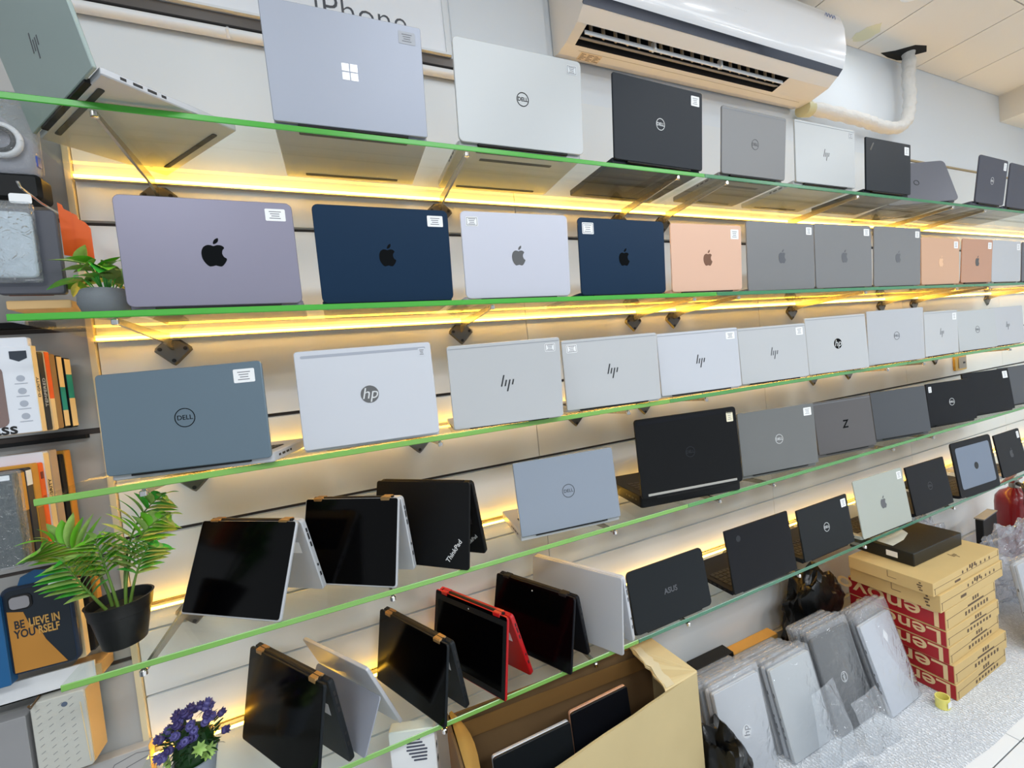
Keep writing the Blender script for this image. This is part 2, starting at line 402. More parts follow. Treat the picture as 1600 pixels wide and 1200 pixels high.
def logo(kind, col, lid, w, h):
    m = LOGOM[col]; c = Matrix.Translation((0, -.0002, h*.5))
    if kind == 'fruit': link('emblem', fruit_mesh(.048, m), lid, M=c)
    elif kind == 'bigfruit': link('emblem', fruit_mesh(.054, m), lid, M=c)
    elif kind == 'ring':
        link('emblem_ring', ring_mesh(.0165, .0018, m), lid, M=c); put_text('emblem_letters', 'DELL', .0125, m, lid, c @ FACE, bold=.0002)
    elif kind == 'bigring':
        link('emblem_ring', ring_mesh(.018, .0014, m), lid, M=c); put_text('emblem_letters', 'DELL', .0125, m, lid, c @ FACE)
    elif kind == 'hp':
        link('emblem_disc', disc_mesh(.019, m), lid, M=c); put_text('emblem_letters', 'hp', .034, MATS['logo_light'], lid, c @ T(0, -.0004, .001) @ FACE, shear=.25)
    elif kind == 'slash': link('emblem', slash_mesh(.04, m), lid, M=c)
    elif kind == 'squares': link('emblem', squares_mesh(.030, m), lid, M=c)
    elif kind == 'Z': put_text('emblem_letter', 'Z', .042, m, lid, c @ FACE, bold=.001, shear=.15)
    elif kind == 'ASUS': put_text('emblem_letters', 'ASUS', .022, m, lid, c @ FACE, bold=.0003)
    elif kind == 'oval':
        link('emblem_disc', disc_mesh(.016, m), lid, M=c)
    elif kind == 'slant':
        b = MB(); b.prism([(-w/2+.022, h-.045), (-w/2+.032, h-.048), (-w/2+.052, h-.018), (-w/2+.043, h-.018)], 0, .0003, FACE); b.obj('corner_mark', m, lid)
    elif kind == 'chromemark':
        b = MB(); b.lathe([(.010, 0), (.010, .0003)], 20, T(-w/2+.055, 0, h-.035) @ FACE); b.obj('emblem', m, lid)
    elif kind == 'dot':
        link('emblem_ring', ring_mesh(.013, .003, m), lid, M=c)

def sticker(root, w, h, tilt, dz, side, size, framed, tint=None, lines=4):
    sw, sh = size; s = 1 if side == 'R' else -1
    M = T(0, 0, dz) @ R(tilt, 'X') @ T(s*(w/2-.013-sw/2), -.0003, h-.013-sh/2) @ FACE
    b = MB(); b.prism(rrect(sw, sh, .002, 2), 0, .0002); st = b.obj('price_sticker', tint or M_stick, root); st.matrix_local = M
    b = MB()
    if framed:
        a, c = sw*.44, sh*.42; e = .0012
        for x0, x1, y0, y1 in ((-a, a, c-e, c), (-a, a, -c, -c+e), (-a, -a+e, -c, c), (a-e, a, -c, c)): b.box(x0, x1, y0, y1, .0002, .0003)
    for i in range(lines):
        ln = sw*(.30-.05*((i*7) % 3)); y = sh*(.27-.18*i) if lines > 1 else 0
        b.box(-ln, ln*(1-.15*(i % 2)), y-.0008, y+.0008, .0002, .0003)
    b.obj('printed_lines', M_print, st)

PARTC = {}
def ports_mesh(side):
    k = ('ports', side)
    if k not in PARTC:
        b = MB()
        for y, l in ((.025, .008), (.042, .013), (.062, .013), (.082, .007)):
            b.box(side*.0003-.0003, side*.0003+.0003, y, y+l, -.0022, .0022)
        PARTC[k] = b.mesh('port_row', M_ink)
    return PARTC[k]
def keys_mesh(w, d):
    k = ('keys', round(w, 2), round(d, 2))
    if k not in PARTC:
        b = MB(); nx, ny = 14, 5; ax = w*.86; ay = d*.44
        b.box(-ax/2, ax/2, d*.12, d*.12+ay, 0, .0004)
        for j in range(ny):
            for i in range(nx):
                x = -ax/2+ax*(i+.5)/nx; y = d*.12+ay*(j+.5)/ny
                b.box(x-ax/nx*.42, x+ax/nx*.42, y-ay/ny*.4, y+ay/ny*.4, .0004, .0016)
        PARTC[k] = b.mesh('keyboard', M_key)
    return PARTC[k]
COLS = {'lilac': ((132, 130, 148), .38, .28), 'navy': ((16, 44, 70), .42, .2), 'ice': ((196, 199, 212), .42, .2), 'rose': ((222, 182, 158), .42, .15), 'rose2': ((208, 166, 136), .42, .15), 'copper': ((190, 144, 118), .42, .12),
        'grey': ((126, 127, 129), .42, .22), 'silver': ((186, 189, 194), .4, .18), 'plat': ((162, 168, 182), .42, .25), 'pearl': ((184, 188, 190), .35, .12), 'black': ((32, 38, 46), .45, .05),
        'steel': ((106, 124, 137), .4, .3), 'white': ((198, 202, 210), .4, .12), 'whiteg': ((190, 193, 196), .4, .12), 'bluegrey': ((146, 156, 170), .38, .25), 'dgrey': ((116, 118, 118), .45, .2), 'taupe': ((98, 96, 97), .45, .25), 'slate': ((80, 83, 88), .45, .15),
        'jet': ((9, 11, 14), .5, 0), 'ink': ((10, 13, 20), .5, 0), 'char': ((24, 29, 33), .5, 0), 'cream': ((176, 182, 174), .42, .2), 'panel': ((122, 134, 152), .5, .2), 'dusk': ((92, 94, 104), .42, .15), 'mint': ((154, 170, 168), .38, .2), 'tex': ((70, 72, 84), .5, .1), 'red': ((178, 16, 24), .35, 0)}
def cmat(k):
    c, r, m = COLS[k]; return mat('lid_'+k, c, r, m, spec=.4 if sum(c) > 150 else .22)
def laptop(tab, label, cat='laptop', group=None, col='silver', base=None, lg=None, lc='dk', st=None, stsz=(.036, .024), framed=False, sttint=None, style='std', rc=.009, key=None, hinge=True):
    s, (x, y, yaw, tilt, w, h, dz) = tab
    root = thing('laptop', label, cat, (x, y, ZS[s]+GT+.0006), yaw, group)
    m = cmat(col); mb = cmat(base or col); t = .0048 if style == 'mac' else .0065
    # lid (outer face at local y=0)
    b = MB(); b.rslab(w, h, rc, t, .0012, T(0, t, h/2) @ FACE); lid = b.obj('lid', m, root, 30, (0, 0, dz), (tilt, 0, 0))
    b = MB(); b.rslab(w-.008, h-.010, .004, .0006, .0002, T(0, t+.0005, h/2+.001) @ FACE); b.obj('screen', M_screen, lid)
    if style == 'strip':
        b = MB(); b.rslab(w-.024, .006, .0029, .0003, .0001, T(0, 0, h-.013) @ FACE); b.obj('antenna_strip', mat('strip_grey', (158, 164, 176), .45), lid)
    if style == 'band':
        b = MB(); b.box(-w/2+.002, w/2-.002, -.0004, .0012, h-.0085, h-.0072); b.obj('antenna_seam', mat('seam_grey', (136, 142, 150), .5), lid)
    if style == 'pro':
        b = MB(); b.rslab(w*.88, .007, .001, .0012, .0004, T(0, .0003, .010) @ FACE); b.obj('lower_trim', M_alu, lid)
        b = MB(); b.rslab(w*.96, .012, .003, .0008, .0003, T(0, .0003, h-.012) @ FACE); b.obj('upper_ridge', cmat('ink'), lid)
    if style == 'frame':
        b = MB(); b.rslab(w-.05, h-.06, .012, .0012, .0004, T(0, 0, h/2+.004) @ FACE); b.obj('inset_panel', cmat('panel'), lid)
    if style == 'hinges':
        for sx in (-.36, .36):
            b = MB(); b.rslab(.03, .014, .002, .003, .0008, T(sx*w, .0004, .003) @ FACE); b.obj('hinge_cover', M_chrome, lid)
    if lg: logo(lg, lc, lid, w, h)
    if style == 'frame':
        for c in lid.children:
            if c.name.startswith('emblem'): c.location.y = -.0014
    # base lying behind the lid
    tb = max(.0105, dz+.0085); y0 = t+.0028; d = min(h, (-.004-y-y0-abs(math.sin(yaw))*w/2)/math.cos(yaw) if s else h)
    b = MB(); b.rslab(w, d, rc, tb-.0016, .0018, T(0, y0+d/2, .0016)); ba = b.obj('base', mb, root, 30)
    b = MB()
    for yy in (y0+.014, y0+d-.02): b.rslab(w*.72, .009, .003, .0017, .0004, T(0, yy, 0))
    b.obj('rubber_foot_strips', M_rubber, ba)
    if s == 1 and lg in ('ring', 'dot'):
        b = MB(); b.rslab(w*.6, .012, .002, .0006, .0001, T(0, y0+.05, .0011)); b.obj('vent', M_rubber, ba)
    for sd in (-1, 1): link('port_row', ports_mesh(sd), ba, (sd*w/2, y0, tb*.55))
    link('keyboard', keys_mesh(w, d), ba, (0, y0, tb+.0001))
    if hinge:
        b = MB(); b.box(-w*.36, w*.36, t*.3, y0+.004, max(.002, dz-.004), dz+.0045); b.obj('hinge', M_dark, root)
    if st: sticker(root, w, h, tilt, dz, st, stsz, framed, sttint)
    return root
# x, y, turn, lean, width, height, lid foot height
LID = {
 'surface': [0.1029, -0.2857, -0.0155, 0.1643, 0.3121, 0.2197, 0.009],
 'S1dell': [0.5051, -0.2908, -0.0115, 0.1101, 0.3433, 0.2266, 0.0099],
 'S1black': [0.9447, -0.2905, 0.0277, 0.0962, 0.3374, 0.2216, 0.01],
 'S1grey': [1.3439, -0.2874, 0.0053, 0.1021, 0.3023, 0.1998, 0.0097],
 'S1hp': [1.7198, -0.2914, -0.0082, 0.0465, 0.3382, 0.2093, 0.0102],
 'S1tp': [2.1172, -0.2919, -0.0138, 0.0496, 0.3026, 0.1977, 0.0109],
 'S1dell2': [2.9491, -0.2957, 0.0165, 0.1261, 0.2935, 0.2051, 0.0121],
 'M1': [-0.1822, -0.2804, 0.0068, 0.0227, 0.2855, 0.2016, 0.0056],
 'M2': [0.1413, -0.2715, -0.0022, 0.1161, 0.287, 0.2024, 0.004],
 'M3': [0.4599, -0.2774, -0.0198, 0.0897, 0.2885, 0.205, 0.004],
 'M4': [0.7876, -0.2772, -0.0032, 0.0678, 0.2947, 0.2051, 0.004],
 'M5': [1.1049, -0.2802, -0.0285, 0.0675, 0.2876, 0.2021, 0.0054],
 'M6': [1.4709, -0.2685, -0.0215, 0.0492, 0.338, 0.2293, 0.0039],
 'M7': [1.8106, -0.2784, -0.0256, 0.0361, 0.3319, 0.2324, 0.004],
 'M8': [2.1655, -0.2785, -0.0092, 0.0583, 0.3315, 0.2344, 0.004],
 'M9': [2.5006, -0.2803, -0.016, 0.0468, 0.3061, 0.1999, 0.0046],
 'M10': [2.8133, -0.2831, -0.0001, 0.0736, 0.2892, 0.1976, 0.0079],
 'M11': [3.1207, -0.283, 0.0012, 0.0487, 0.3115, 0.1994, 0.0068],
 'H1': [-0.2626, -0.2816, -0.2736, -0.0163, 0.2878, 0.188, 0.0124],
 'H2': [0.0704, -0.2853, -0.0965, -0.0363, 0.2834, 0.2083, 0.0076],
 'H3': [0.3868, -0.3001, -0.1668, 0.1213, 0.2761, 0.1985, 0.0039],
 'H4': [0.7116, -0.2861, -0.1528, 0.0132, 0.2887, 0.1894, 0.0069],
 'H5': [1.0407, -0.2862, -0.1064, -0.0094, 0.2998, 0.1864, 0.0075],
 'H6': [1.3765, -0.2875, -0.0899, -0.0187, 0.3001, 0.1846, 0.006],
 'H7': [1.7168, -0.2929, -0.1174, -0.0193, 0.2995, 0.2039, 0.004],
 'H8': [2.102, -0.2905, -0.1099, 0.0157, 0.3281, 0.2127, 0.0044],
 'H9': [2.4627, -0.2868, 0.0089, 0.0135, 0.2867, 0.1908, 0.006],
 'H10': [2.7899, -0.2878, -0.0773, -0.0226, 0.3004, 0.1837, 0.0057],
 'D1': [0.5518, -0.2651, -0.1234, -0.0908, 0.2922, 0.193, 0.0159],
 'D2': [0.9764, -0.2799, -0.1693, -0.0351, 0.3542, 0.2376, 0.0303],
 'D3': [1.3918, -0.2704, -0.1503, -0.025, 0.3246, 0.2136, 0.0146],
 'D4': [1.7852, -0.2646, -0.1311, -0.0693, 0.2931, 0.1971, 0.0161],
 'D5': [2.1584, -0.2703, -0.183, -0.0708, 0.2956, 0.194, 0.0141],
 'D6': [2.5549, -0.2747, -0.159, -0.04, 0.2976, 0.1879, 0.0125],
 'D7': [2.9149, -0.278, -0.1587, -0.0954, 0.3215, 0.2009, 0.0118],
 'A1': [0.8542, -0.29, 0.0053, -0.1475, 0.2932, 0.1739, 0.0079],
 'A2': [1.2483, -0.2919, -0.0034, -0.1107, 0.3034, 0.1997, 0.0077],
 'A3': [1.6058, -0.2821, 0.0086, -0.1073, 0.296, 0.1811, 0.0095],
 'A4': [1.9567, -0.2928, -0.024, -0.1184, 0.3221, 0.2213, 0.0077],
 'A5': [2.3189, -0.2894, -0.027, -0.1418, 0.2897, 0.2035, 0.008],
 'A6': [2.6998, -0.3, -0.057, -0.1192, 0.324, 0.2475, 0.0064],
 'A7': [3.122, -0.2806, -0.0044, -0.1348, 0.2729, 0.2112, 0.0096],
}
ON = {1: 'top glass shelf', 2: 'second glass shelf', 3: 'third glass shelf', 4: 'fourth glass shelf', 5: 'lowest glass shelf'}
def lap(k, s, label, **kw): return laptop((s, LID[k]), label, **kw)
# top shelf
lap('surface', 1, 'large flat silver laptop with mirrored four-square emblem on the top shelf', col='plat', lg='squares', lc='sil', st='R', sttint=mat('clear_label', (168, 172, 180), .4), rc=.004)
lap('S1dell', 1, 'rounded white laptop with black ring emblem on the top shelf', col='pearl', lg='ring', lc='blk', st='R', stsz=(.03, .022), framed=True, sttint=mat('clear_label2', (205, 210, 214), .4), rc=.012)
lap('S1black', 1, 'charcoal laptop with white ring emblem on the top shelf below the air conditioner', col='black', lg='ring', lc='wht', st='R', stsz=(.034, .028), rc=.006)
lap('S1grey', 1, 'mid grey laptop on the top shelf under the right end of the air conditioner', col='grey', lg='ring', lc='dk', rc=.007, style='band')
lap('S1hp', 1, 'white laptop with slanted stroke emblem on the top shelf beside a black one', col='pearl', lg='slash', lc='blk', st='R', stsz=(.024, .02), framed=True, sttint=MATS['clear_label2'], rc=.004, style='band')
lap('S1tp', 1, 'square-cornered black laptop with a slanted corner mark on the top shelf', col='black', lg='slant', lc='blk', st='R', stsz=(.032, .032), rc=.003)
LID['S1tent'] = [2.47, -.252, -.36, -.26, .33, .205, .006]
lap('S1tent', 1, 'dark grey laptop leaning back and turned sideways behind the black one, top shelf', col='dusk', lg='dot', lc='faint', rc=.02)
lap('S1dell2', 1, 'dark grey laptop with a pale ring emblem near the far end of the top shelf', col='tex', lg='ring', lc='wht', st='R', stsz=(.03, .034), rc=.012)
LID['S1last'] = [3.28, -.29, .02, .12, .30, .205, .01]
lap('S1last', 1, 'dark speckled laptop at the frame edge, farthest on the top shelf', col='tex', lg=None, rc=.012)
# second shelf
lap('M1', 2, 'lilac grey laptop with black fruit emblem beside the leafy potted plant', col='lilac', lg='bigfruit', lc='blk', st='R', style='mac', rc=.012)
lap('M2', 2, 'midnight blue laptop with white sticker at its upper corner, second from the potted plant', col='navy', lg='fruit', lc='blk', st='R', style='mac', rc=.012)
lap('M3', 2, 'pale silver laptop with mirrored fruit emblem between two midnight blue laptops', col='ice', lg='fruit', lc='chr', st='L', framed=True, stsz=(.03, .022), style='mac', rc=.012)
lap('M4', 2, 'midnight blue laptop with framed sticker at its corner next to the pink-gold one', col='navy', lg='fruit', lc='blk', st='L', framed=True, stsz=(.036, .03), style='mac', rc=.012)
lap('M5', 2, 'pale pink-gold laptop with brown fruit emblem next to a midnight blue one', col='rose', lg='fruit', lc='brn', st='R', stsz=(.034, .03), style='mac', rc=.01)
lap('M6', 2, 'grey fruit-emblem laptop right of the pale pink-gold one on the second shelf', col='grey', lg='fruit', lc='mid', st='R', stsz=(.03, .026), style='mac', rc=.01)
lap('M7', 2, 'grey fruit-emblem laptop, middle of the three grey ones on the second shelf', col='grey', lg='fruit', lc='mid', st='R', stsz=(.034, .026), style='mac', rc=.01)
lap('M8', 2, 'grey laptop, farthest of the three grey ones on the second shelf', col='grey', lg='fruit', lc='mid', st='R', stsz=(.03, .026), style='mac', rc=.01)
lap('M9', 2, 'gold laptop with pale fruit emblem right of the three grey laptops', col='rose2', lg='fruit', lc='gold', st='R', stsz=(.034, .03), style='mac', rc=.01)
lap('M10', 2, 'copper laptop with dark emblem, right of the paler gold one', col='copper', lg='fruit', lc='dk', st='R', stsz=(.034, .03), style='mac', rc=.01)
lap('M11', 2, 'pale silver laptop right of the copper one on the second shelf', col='silver', st='R', stsz=(.034, .03), style='mac', rc=.01)
LID['M12'] = [3.45, -.28, 0, .05, .30, .20, .006]
lap('M12', 2, 'dark grey laptop at the very end of the second shelf, cut by the frame', col='dusk', style='mac', rc=.01)
# third shelf
lap('H1', 3, 'steel blue-grey laptop with thin black ring emblem at the start of the third shelf', col='steel', lg='bigring', lc='blk', st='R', stsz=(.038, .026), rc=.007, base='silver')
lap('H2', 3, 'white silver laptop with round mirrored emblem and a grey strip near its top edge', col='white', lg='hp', lc='chr', st='R', stsz=(.016, .018), style='strip', sttint=cmat('white'), rc=.007, hinge=False)
lap('H3', 3, 'silver laptop with slanted stroke emblem and bright hinge covers, third on the third shelf', col='whiteg', lg='slash', lc='dk', st='R', stsz=(.026, .02), framed=True, style='band', rc=.007)
lap('H4', 3, 'silver laptop with framed sticker at its near corner, fourth on the third shelf', col='whiteg', lg='slash', lc='dk', st='L', stsz=(.03, .022), framed=True, style='band', rc=.005)
lap('H5', 3, 'silver laptop with slanted stroke emblem, fifth on the third shelf', col='white', lg='slash', lc='dk', st='R', stsz=(.034, .022), style='band', rc=.005)
lap('H6', 3, 'pale silver laptop with faint stroke emblem, sixth on the third shelf', col='whiteg', lg='slash', lc='mid', st='R', stsz=(.032, .026), style='band', rc=.005)
lap('H7', 3, 'pale silver laptop with solid black round emblem on the third shelf', col='whiteg', lg='hp', lc='blk', style='band', rc=.005)
lap('H8', 3, 'pale grey laptop with dark ring emblem, eighth on the third shelf', col='silver', lg='ring', lc='mid', rc=.005)
lap('H9', 3, 'pale laptop with small stroke emblem and white sticker, ninth on the third shelf', col='whiteg', lg='slash', lc='mid', st='R', stsz=(.034, .03), style='band', rc=.005)
lap('H10', 3, 'pale laptop with small ring emblem, tenth on the third shelf', col='pearl', lg='ring', lc='mid', rc=.005)
LID['H11'] = [3.10, -.288, -.05, -.02, .30, .187, .006]
lap('H11', 3, 'pale silver laptop with stroke emblem at the frame edge of the third shelf', col='silver', lg='slash', lc='mid', rc=.005)
# fourth shelf
lap('D1', 4, 'blue-grey silver laptop with broken ring emblem next to the black tent laptop', col='bluegrey', lg='bigring', lc='dk', rc=.004, base='silver')
lap('D2', 4, 'thick black workstation laptop with silver rear trim on the fourth shelf', col='jet', lg='ring', lc='faint', st='R', stsz=(.024, .032), sttint=mat('cream_label', (228, 222, 196), .6), style='pro', rc=.01)
lap('D3', 4, 'grey laptop with pale ring emblem right of the thick black one', col='dgrey', lg='ring', lc='wht', st='R', stsz=(.034, .028), rc=.005)
lap('D4', 4, 'taupe grey laptop with a dark letter emblem on the fourth shelf', col='taupe', lg='Z', lc='blk', style='band', rc=.003)
lap('D5', 4, 'plain slate grey laptop without visible emblem on the fourth shelf', col='slate', rc=.003)
lap('D6', 4, 'black laptop with pale ring emblem and a sticker at its near corner, fourth shelf', col='ink', lg='ring', lc='wht', st='L', stsz=(.018, .026), rc=.003)
lap('D7', 4, 'black laptop with white sticker behind another black one, fourth shelf', col='ink', st='R', stsz=(.034, .034), rc=.003)
LID['D8'] = [3.26, -.275, -.15, -.07, .30, .195, .012]
lap('D8', 4, 'slate grey laptop at the frame edge of the fourth shelf', col='slate', rc=.003)
# lowest shelf
lap('A1', 5, 'black round-cornered laptop with faint grey lettering above the torn carton', col='char', lg='ASUS', lc='mid', rc=.014)
lap('A2', 5, 'black square-cornered laptop with a tiny corner mark on the lowest shelf', col='ink', lg='chromemark', lc='faint', rc=.003)
lap('A3', 5, 'charcoal laptop with white ring emblem and a sticker on the lowest shelf', col='char', lg='ring', lc='wht', st='R', stsz=(.03, .03), rc=.004)
lap('A4', 5, 'silver-green laptop with grey fruit emblem above the black box', col='cream', lg='fruit', lc='mid', st='R', stsz=(.03, .03), style='mac', rc=.008)
lap('A5', 5, 'black laptop with small ring emblem right of the silver-green one', col='ink', lg='ring', lc='dk', rc=.003)
lap('A6', 5, 'black-framed laptop with blue-grey inset panel and dark oval emblem', col='ink', lg='oval', lc='blk', style='frame', rc=.014)
lap('A7', 5, 'black laptop with white sticker at the far end of the lowest shelf', col='ink', lg='fruit', lc='faint', st='R', stsz=(.026, .034), rc=.006, base='silver')

# angled laptop at the left end of the top shelf, overhanging the edge
LID['corner'] = [-.388, -.259, -.905, .22, .297, .245, .006]
root = laptop((1, LID['corner']), 'grey-green laptop turned sideways and overhanging the left end of the top shelf', col='mint', base='silver', lg='slash', lc='mid', rc=.004, style='std')
[c for c in root.children_recursive if c.name.startswith('emblem')][0].location.z -= .03

# ------------------------------------------------------------------ laptops folded into tents
# x, y, turn, width, height, front lean, rear lean
TEN = {
 'T1': [-0.2056, -0.1575, -0.6798, 0.2677, 0.1794, 0.3897, 0.3423],
 'T2': [0.0091, -0.1756, -0.6679, 0.258, 0.1881, 0.2604, 0.238],
 'T3': [0.1765, -0.1771, -0.8031, 0.2823, 0.1961, 0.2354, 0.2759],
 'T4': [-0.1655, -0.1936, -0.9653, 0.2946, 0.1982, 0.2085, 0.2408],
 'T6': [0.1136, -0.172, -1.11, 0.2832, 0.1789, 0.1812, 0.2572],
 'T7': [0.2681, -0.1719, -1.1026, 0.2745, 0.1897, 0.1961, 0.3842],
 'T8': [0.4579, -0.169, -1.111, 0.2813, 0.1798, 0.2712, 0.2734],
 'T9': [0.5903, -0.177, -1.0972, 0.3045, 0.1994, 0.1585, 0.2358],
 'T5': [-0.0706, -0.1801, -0.9868, 0.2508, 0.1783, 0.25, 0.3899],
}
def tent(k, s, label, front='screen', col='jet', rim='silver', rear='silver', hingec=None, bezel=None, rimw=.003, webcam=False, rearin=False, txt=None):
    x, y, yaw, wd, h, a, bb = TEN[k]
    root = thing('tent_laptop', label, 'laptop', (x, y, ZS[s]+GT+.0008), yaw)
    yf = h*math.tan(bb); bb = math.atan((yf-.0205)/h)
    t = .0065; tb = .0125; lf = (h-t*math.sin(a))/math.cos(a); lr = (h-tb*math.sin(bb))/math.cos(bb)
    # front leaf: outer face at local y=0
    b = MB(); b.rslab(wd, lf, .007, t, .0014, T(0, t, lf/2) @ FACE); fr = b.obj('lid', cmat(rim), root, 30, (0, -h*math.tan(a), t*math.sin(a)), (-a, 0, 0))
    if front == 'screen':
        b = MB(); b.rslab(wd-2*rimw, lf-rimw-.001, .005, .0007, .0002, T(0, .0001, lf/2+rimw/2) @ FACE); sc = b.obj('screen', M_screen, fr)
        if bezel:
            b = MB(); bw = .014; W = wd-2*rimw; H = lf-2*rimw-.006
            for x0, x1, z0, z1 in ((-W/2, W/2, H/2-bw, H/2), (-W/2, W/2, -H/2, -H/2+bw), (-W/2, -W/2+bw*.8, -H/2+bw, H/2-bw), (W/2-bw*.8, W/2, -H/2+bw, H/2-bw)):
                b.box(x0, x1, -.0010, -.0004, z0+lf/2-.003, z1+lf/2-.003)
            b.obj('bezel', M_black, fr)
        if webcam:
            b = MB(); b.lathe([(.002, 0), (.002, .0004)], 10, T(.0, -.0011, lf-.016) @ FACE); b.obj('webcam', MATS['logo_light'], fr)
    if txt:
        Mx = T(wd/2-.040, -.0002, .040) @ FACE @ R(math.radians(55), 'Z')
        put_text('emblem_letters', 'ThinkPad', .0165, MATS['logo_light'], fr, Mx, bold=.0002)
    # rear leaf: thick base
    tb = .0125
    b = MB(); b.rslab(wd, lr, .009, tb, .002, T(0, 0, lr/2) @ FACE); re_ = b.obj('base', cmat(rear), root, 30, (0, yf, tb*math.sin(bb)), (bb, 0, 0))
    b = MB(); yy = .0004 if not rearin else -tb-.0012
    link('keyboard', keys_mesh(wd, lr), re_, M=T(0, -.0002 if not rearin else -tb-.0001, lr) @ R(-PI/2, 'X') @ Matrix.Scale(-1 if False else 1, 4) if not rearin else T(0, -tb, lr*.98) @ R(PI, 'Z') @ R(-PI/2, 'X'))
    b = MB()
    for z, l in ((.20, .010), (.34, .006), (.62, .012), (.72, .016), (.82, .010)): b.box(wd/2-.0002, wd/2+.0004, -tb*.5-.002, -tb*.5+.002, lr*z, lr*z+l)
    b.obj('port_row', M_ink, re_)
    if not rearin:
        b = MB(); b.rslab(.05, .028, .001, .0003, .0001, T(wd/2-.05, -tb-.0001, lr*.62) @ FACE); b.obj('base_label', M_stick, re_)
    else:
        put_text('emblem_letters', 'ThinkPad', .013, MATS['logo_light'], re_, T(wd/2-.035, -tb-.0003, .035) @ FACE @ R(math.radians(40), 'Z'))
    # spine
    if k != 'T9':
        b = MB(); b.tube([(-wd*.42, .009, h-.003), (wd*.42, .009, h-.003)], .0058, 10); b.obj('hinge_spine', M_dark, root, 40)
    if hingec:
        for sx in (-.36, .36):
            b = MB(); b.rslab(.026, .022, .003, .011, .002, T(sx*wd, .0085, h-.0085)); b.obj('hinge', hingec, root)
    return root, fr, re_
M_tan = mat('tan_hinge_metal', (150, 118, 74), .4, .5)
tent('T1', 4, 'silver-rimmed laptop folded like a tent with black screen, nearest the palm pot', col='jet', rim='silver', rear='silver', hingec=M_tan)
tent('T2', 4, 'silver-rimmed laptop folded like a tent, second from the palm pot', col='jet', rim='silver', rear='silver', hingec=M_tan)
tent('T3', 4, 'black laptop with silver tilted lettering, standing as a tent on the fourth shelf', front='lid', rim='jet', rear='jet', rearin=True, txt=True)
tent('T4', 5, 'black laptop folded like a tent beside the purple flowers on the lowest shelf', rim='char', rear='char', hingec=M_tan)
tent('T6', 5, 'black tent laptop between the silver tablet and the red laptop', rim='char', rear='char', hingec=M_tan)
tent('T7', 5, 'bright red laptop with black bezel folded like a tent on the lowest shelf', rim='red', rear='red', bezel=True, webcam=True, hingec=cmat('red'))
tent('T8', 5, 'black tent laptop with thin chrome hinge lines right of the red one', rim='ink', rear='ink', bezel=False, hingec=M_dark, webcam=True)
tent('T9', 5, 'plain white laptop standing as a tent beside the round-cornered black one', front='lid', rim='silver', rear='white', rearin=True)
# tablet with kickstand
x, y, yaw, wd, h, a, bb = TEN['T5']
root = thing('tablet', 'silver tablet propped on its folded-out kickstand between two black tent laptops', 'tablet', (x, y, ZS[5]+GT+.0008), yaw)
lr = h/math.cos(bb)
b = MB(); b.rslab(wd, lr, .006, .008, .0012, T(0, .008, lr/2) @ FACE); tb_ = b.obj('tablet_body', cmat('silver'), root, 30, (0, h*math.tan(bb), 0), (bb, 0, 0))
b = MB(); b.rslab(wd-.012, lr-.012, .004, .0006, .0002, T(0, .0085, lr/2) @ FACE); b.obj('screen', M_screen, tb_)
hz = h*.55; yk = hz*0+ (h-hz)*math.tan(bb) - .004; yb = -.026; ll = math.hypot(hz, yk-yb); ak = math.atan2(yk-yb, hz)
b = MB(); b.rslab(wd-.004, ll, .006, .003, .0008, T(0, .003, ll/2) @ FACE); b.obj('kickstand', cmat('plat'), root, 30, (0, yb, 0), (-ak, 0, 0))

# ------------------------------------------------------------------ wall sign, conduit, air conditioner and its pipe
t = thing('wall_sign', 'white sign board with thin grey lettering on the wall above the top shelf', 'sign', (-.29, 0, .936))
b = MB(); b.box(-.70, .70, -.036, -.001, .006, .468); b.obj('sign_board', mat('sign_white', (236, 240, 246), .3), t)
b = MB(); b.box(-.715, .715, -.04, .004, 0, .006); b.box(-.715, -.70, -.04, .004, .006, .472); b.box(.70, .715, -.04, .004, .006, .472); b.box(-.7, .7, -.04, .004, .468, .472); b.obj('sign_frame', mat('sign_frame_paint', (222, 226, 230), .35), t)
put_text('sign_lettering', 'iPhone', .10, mat('sign_grey', (78, 82, 90), .5), t, T(.470, -.0365, .062) @ FACE @ Matrix.Diagonal((.90, 1, 1, 1)), bold=-.0011)
b = MB(); b.box(-1.6, .45, -.028, .004, .910, .9345); tag(b.obj('metal_rail', mat('rail_with_gap_shade', (96, 92, 90), .35, .6), None), 'metal rail filling the shaded gap on the wall just under the sign board', 'rail')  # rail fills the gap; its dark grey stands for the shade there
t = thing('conduit_pipe', 'white plastic conduit pipe running along the wall under the sign', 'pipe', (-.4, -.0165, .8955))
b = MB(); b.tube([(-1.2, 0, 0), (.93, 0, 0)], .0125, 14); b.obj('pipe', M_white, t, 60)
for x in (-.75, .255, .86):
    b = MB(); b.tube([(x, -.0022, -.0125), (x, -.0138, 0), (x, -.0022, .0125)], .004, 6); b.obj('pipe_clip', M_white, t)
b = MB(); b.box(.434, .77, -.010, .004, .90, 1.405); b.box(.4405, .4445, -.012, -.010, .90, 1.405); tag(b.obj('wall_board', M_paint, None), 'white wall board between the sign and the air conditioner', 'board')

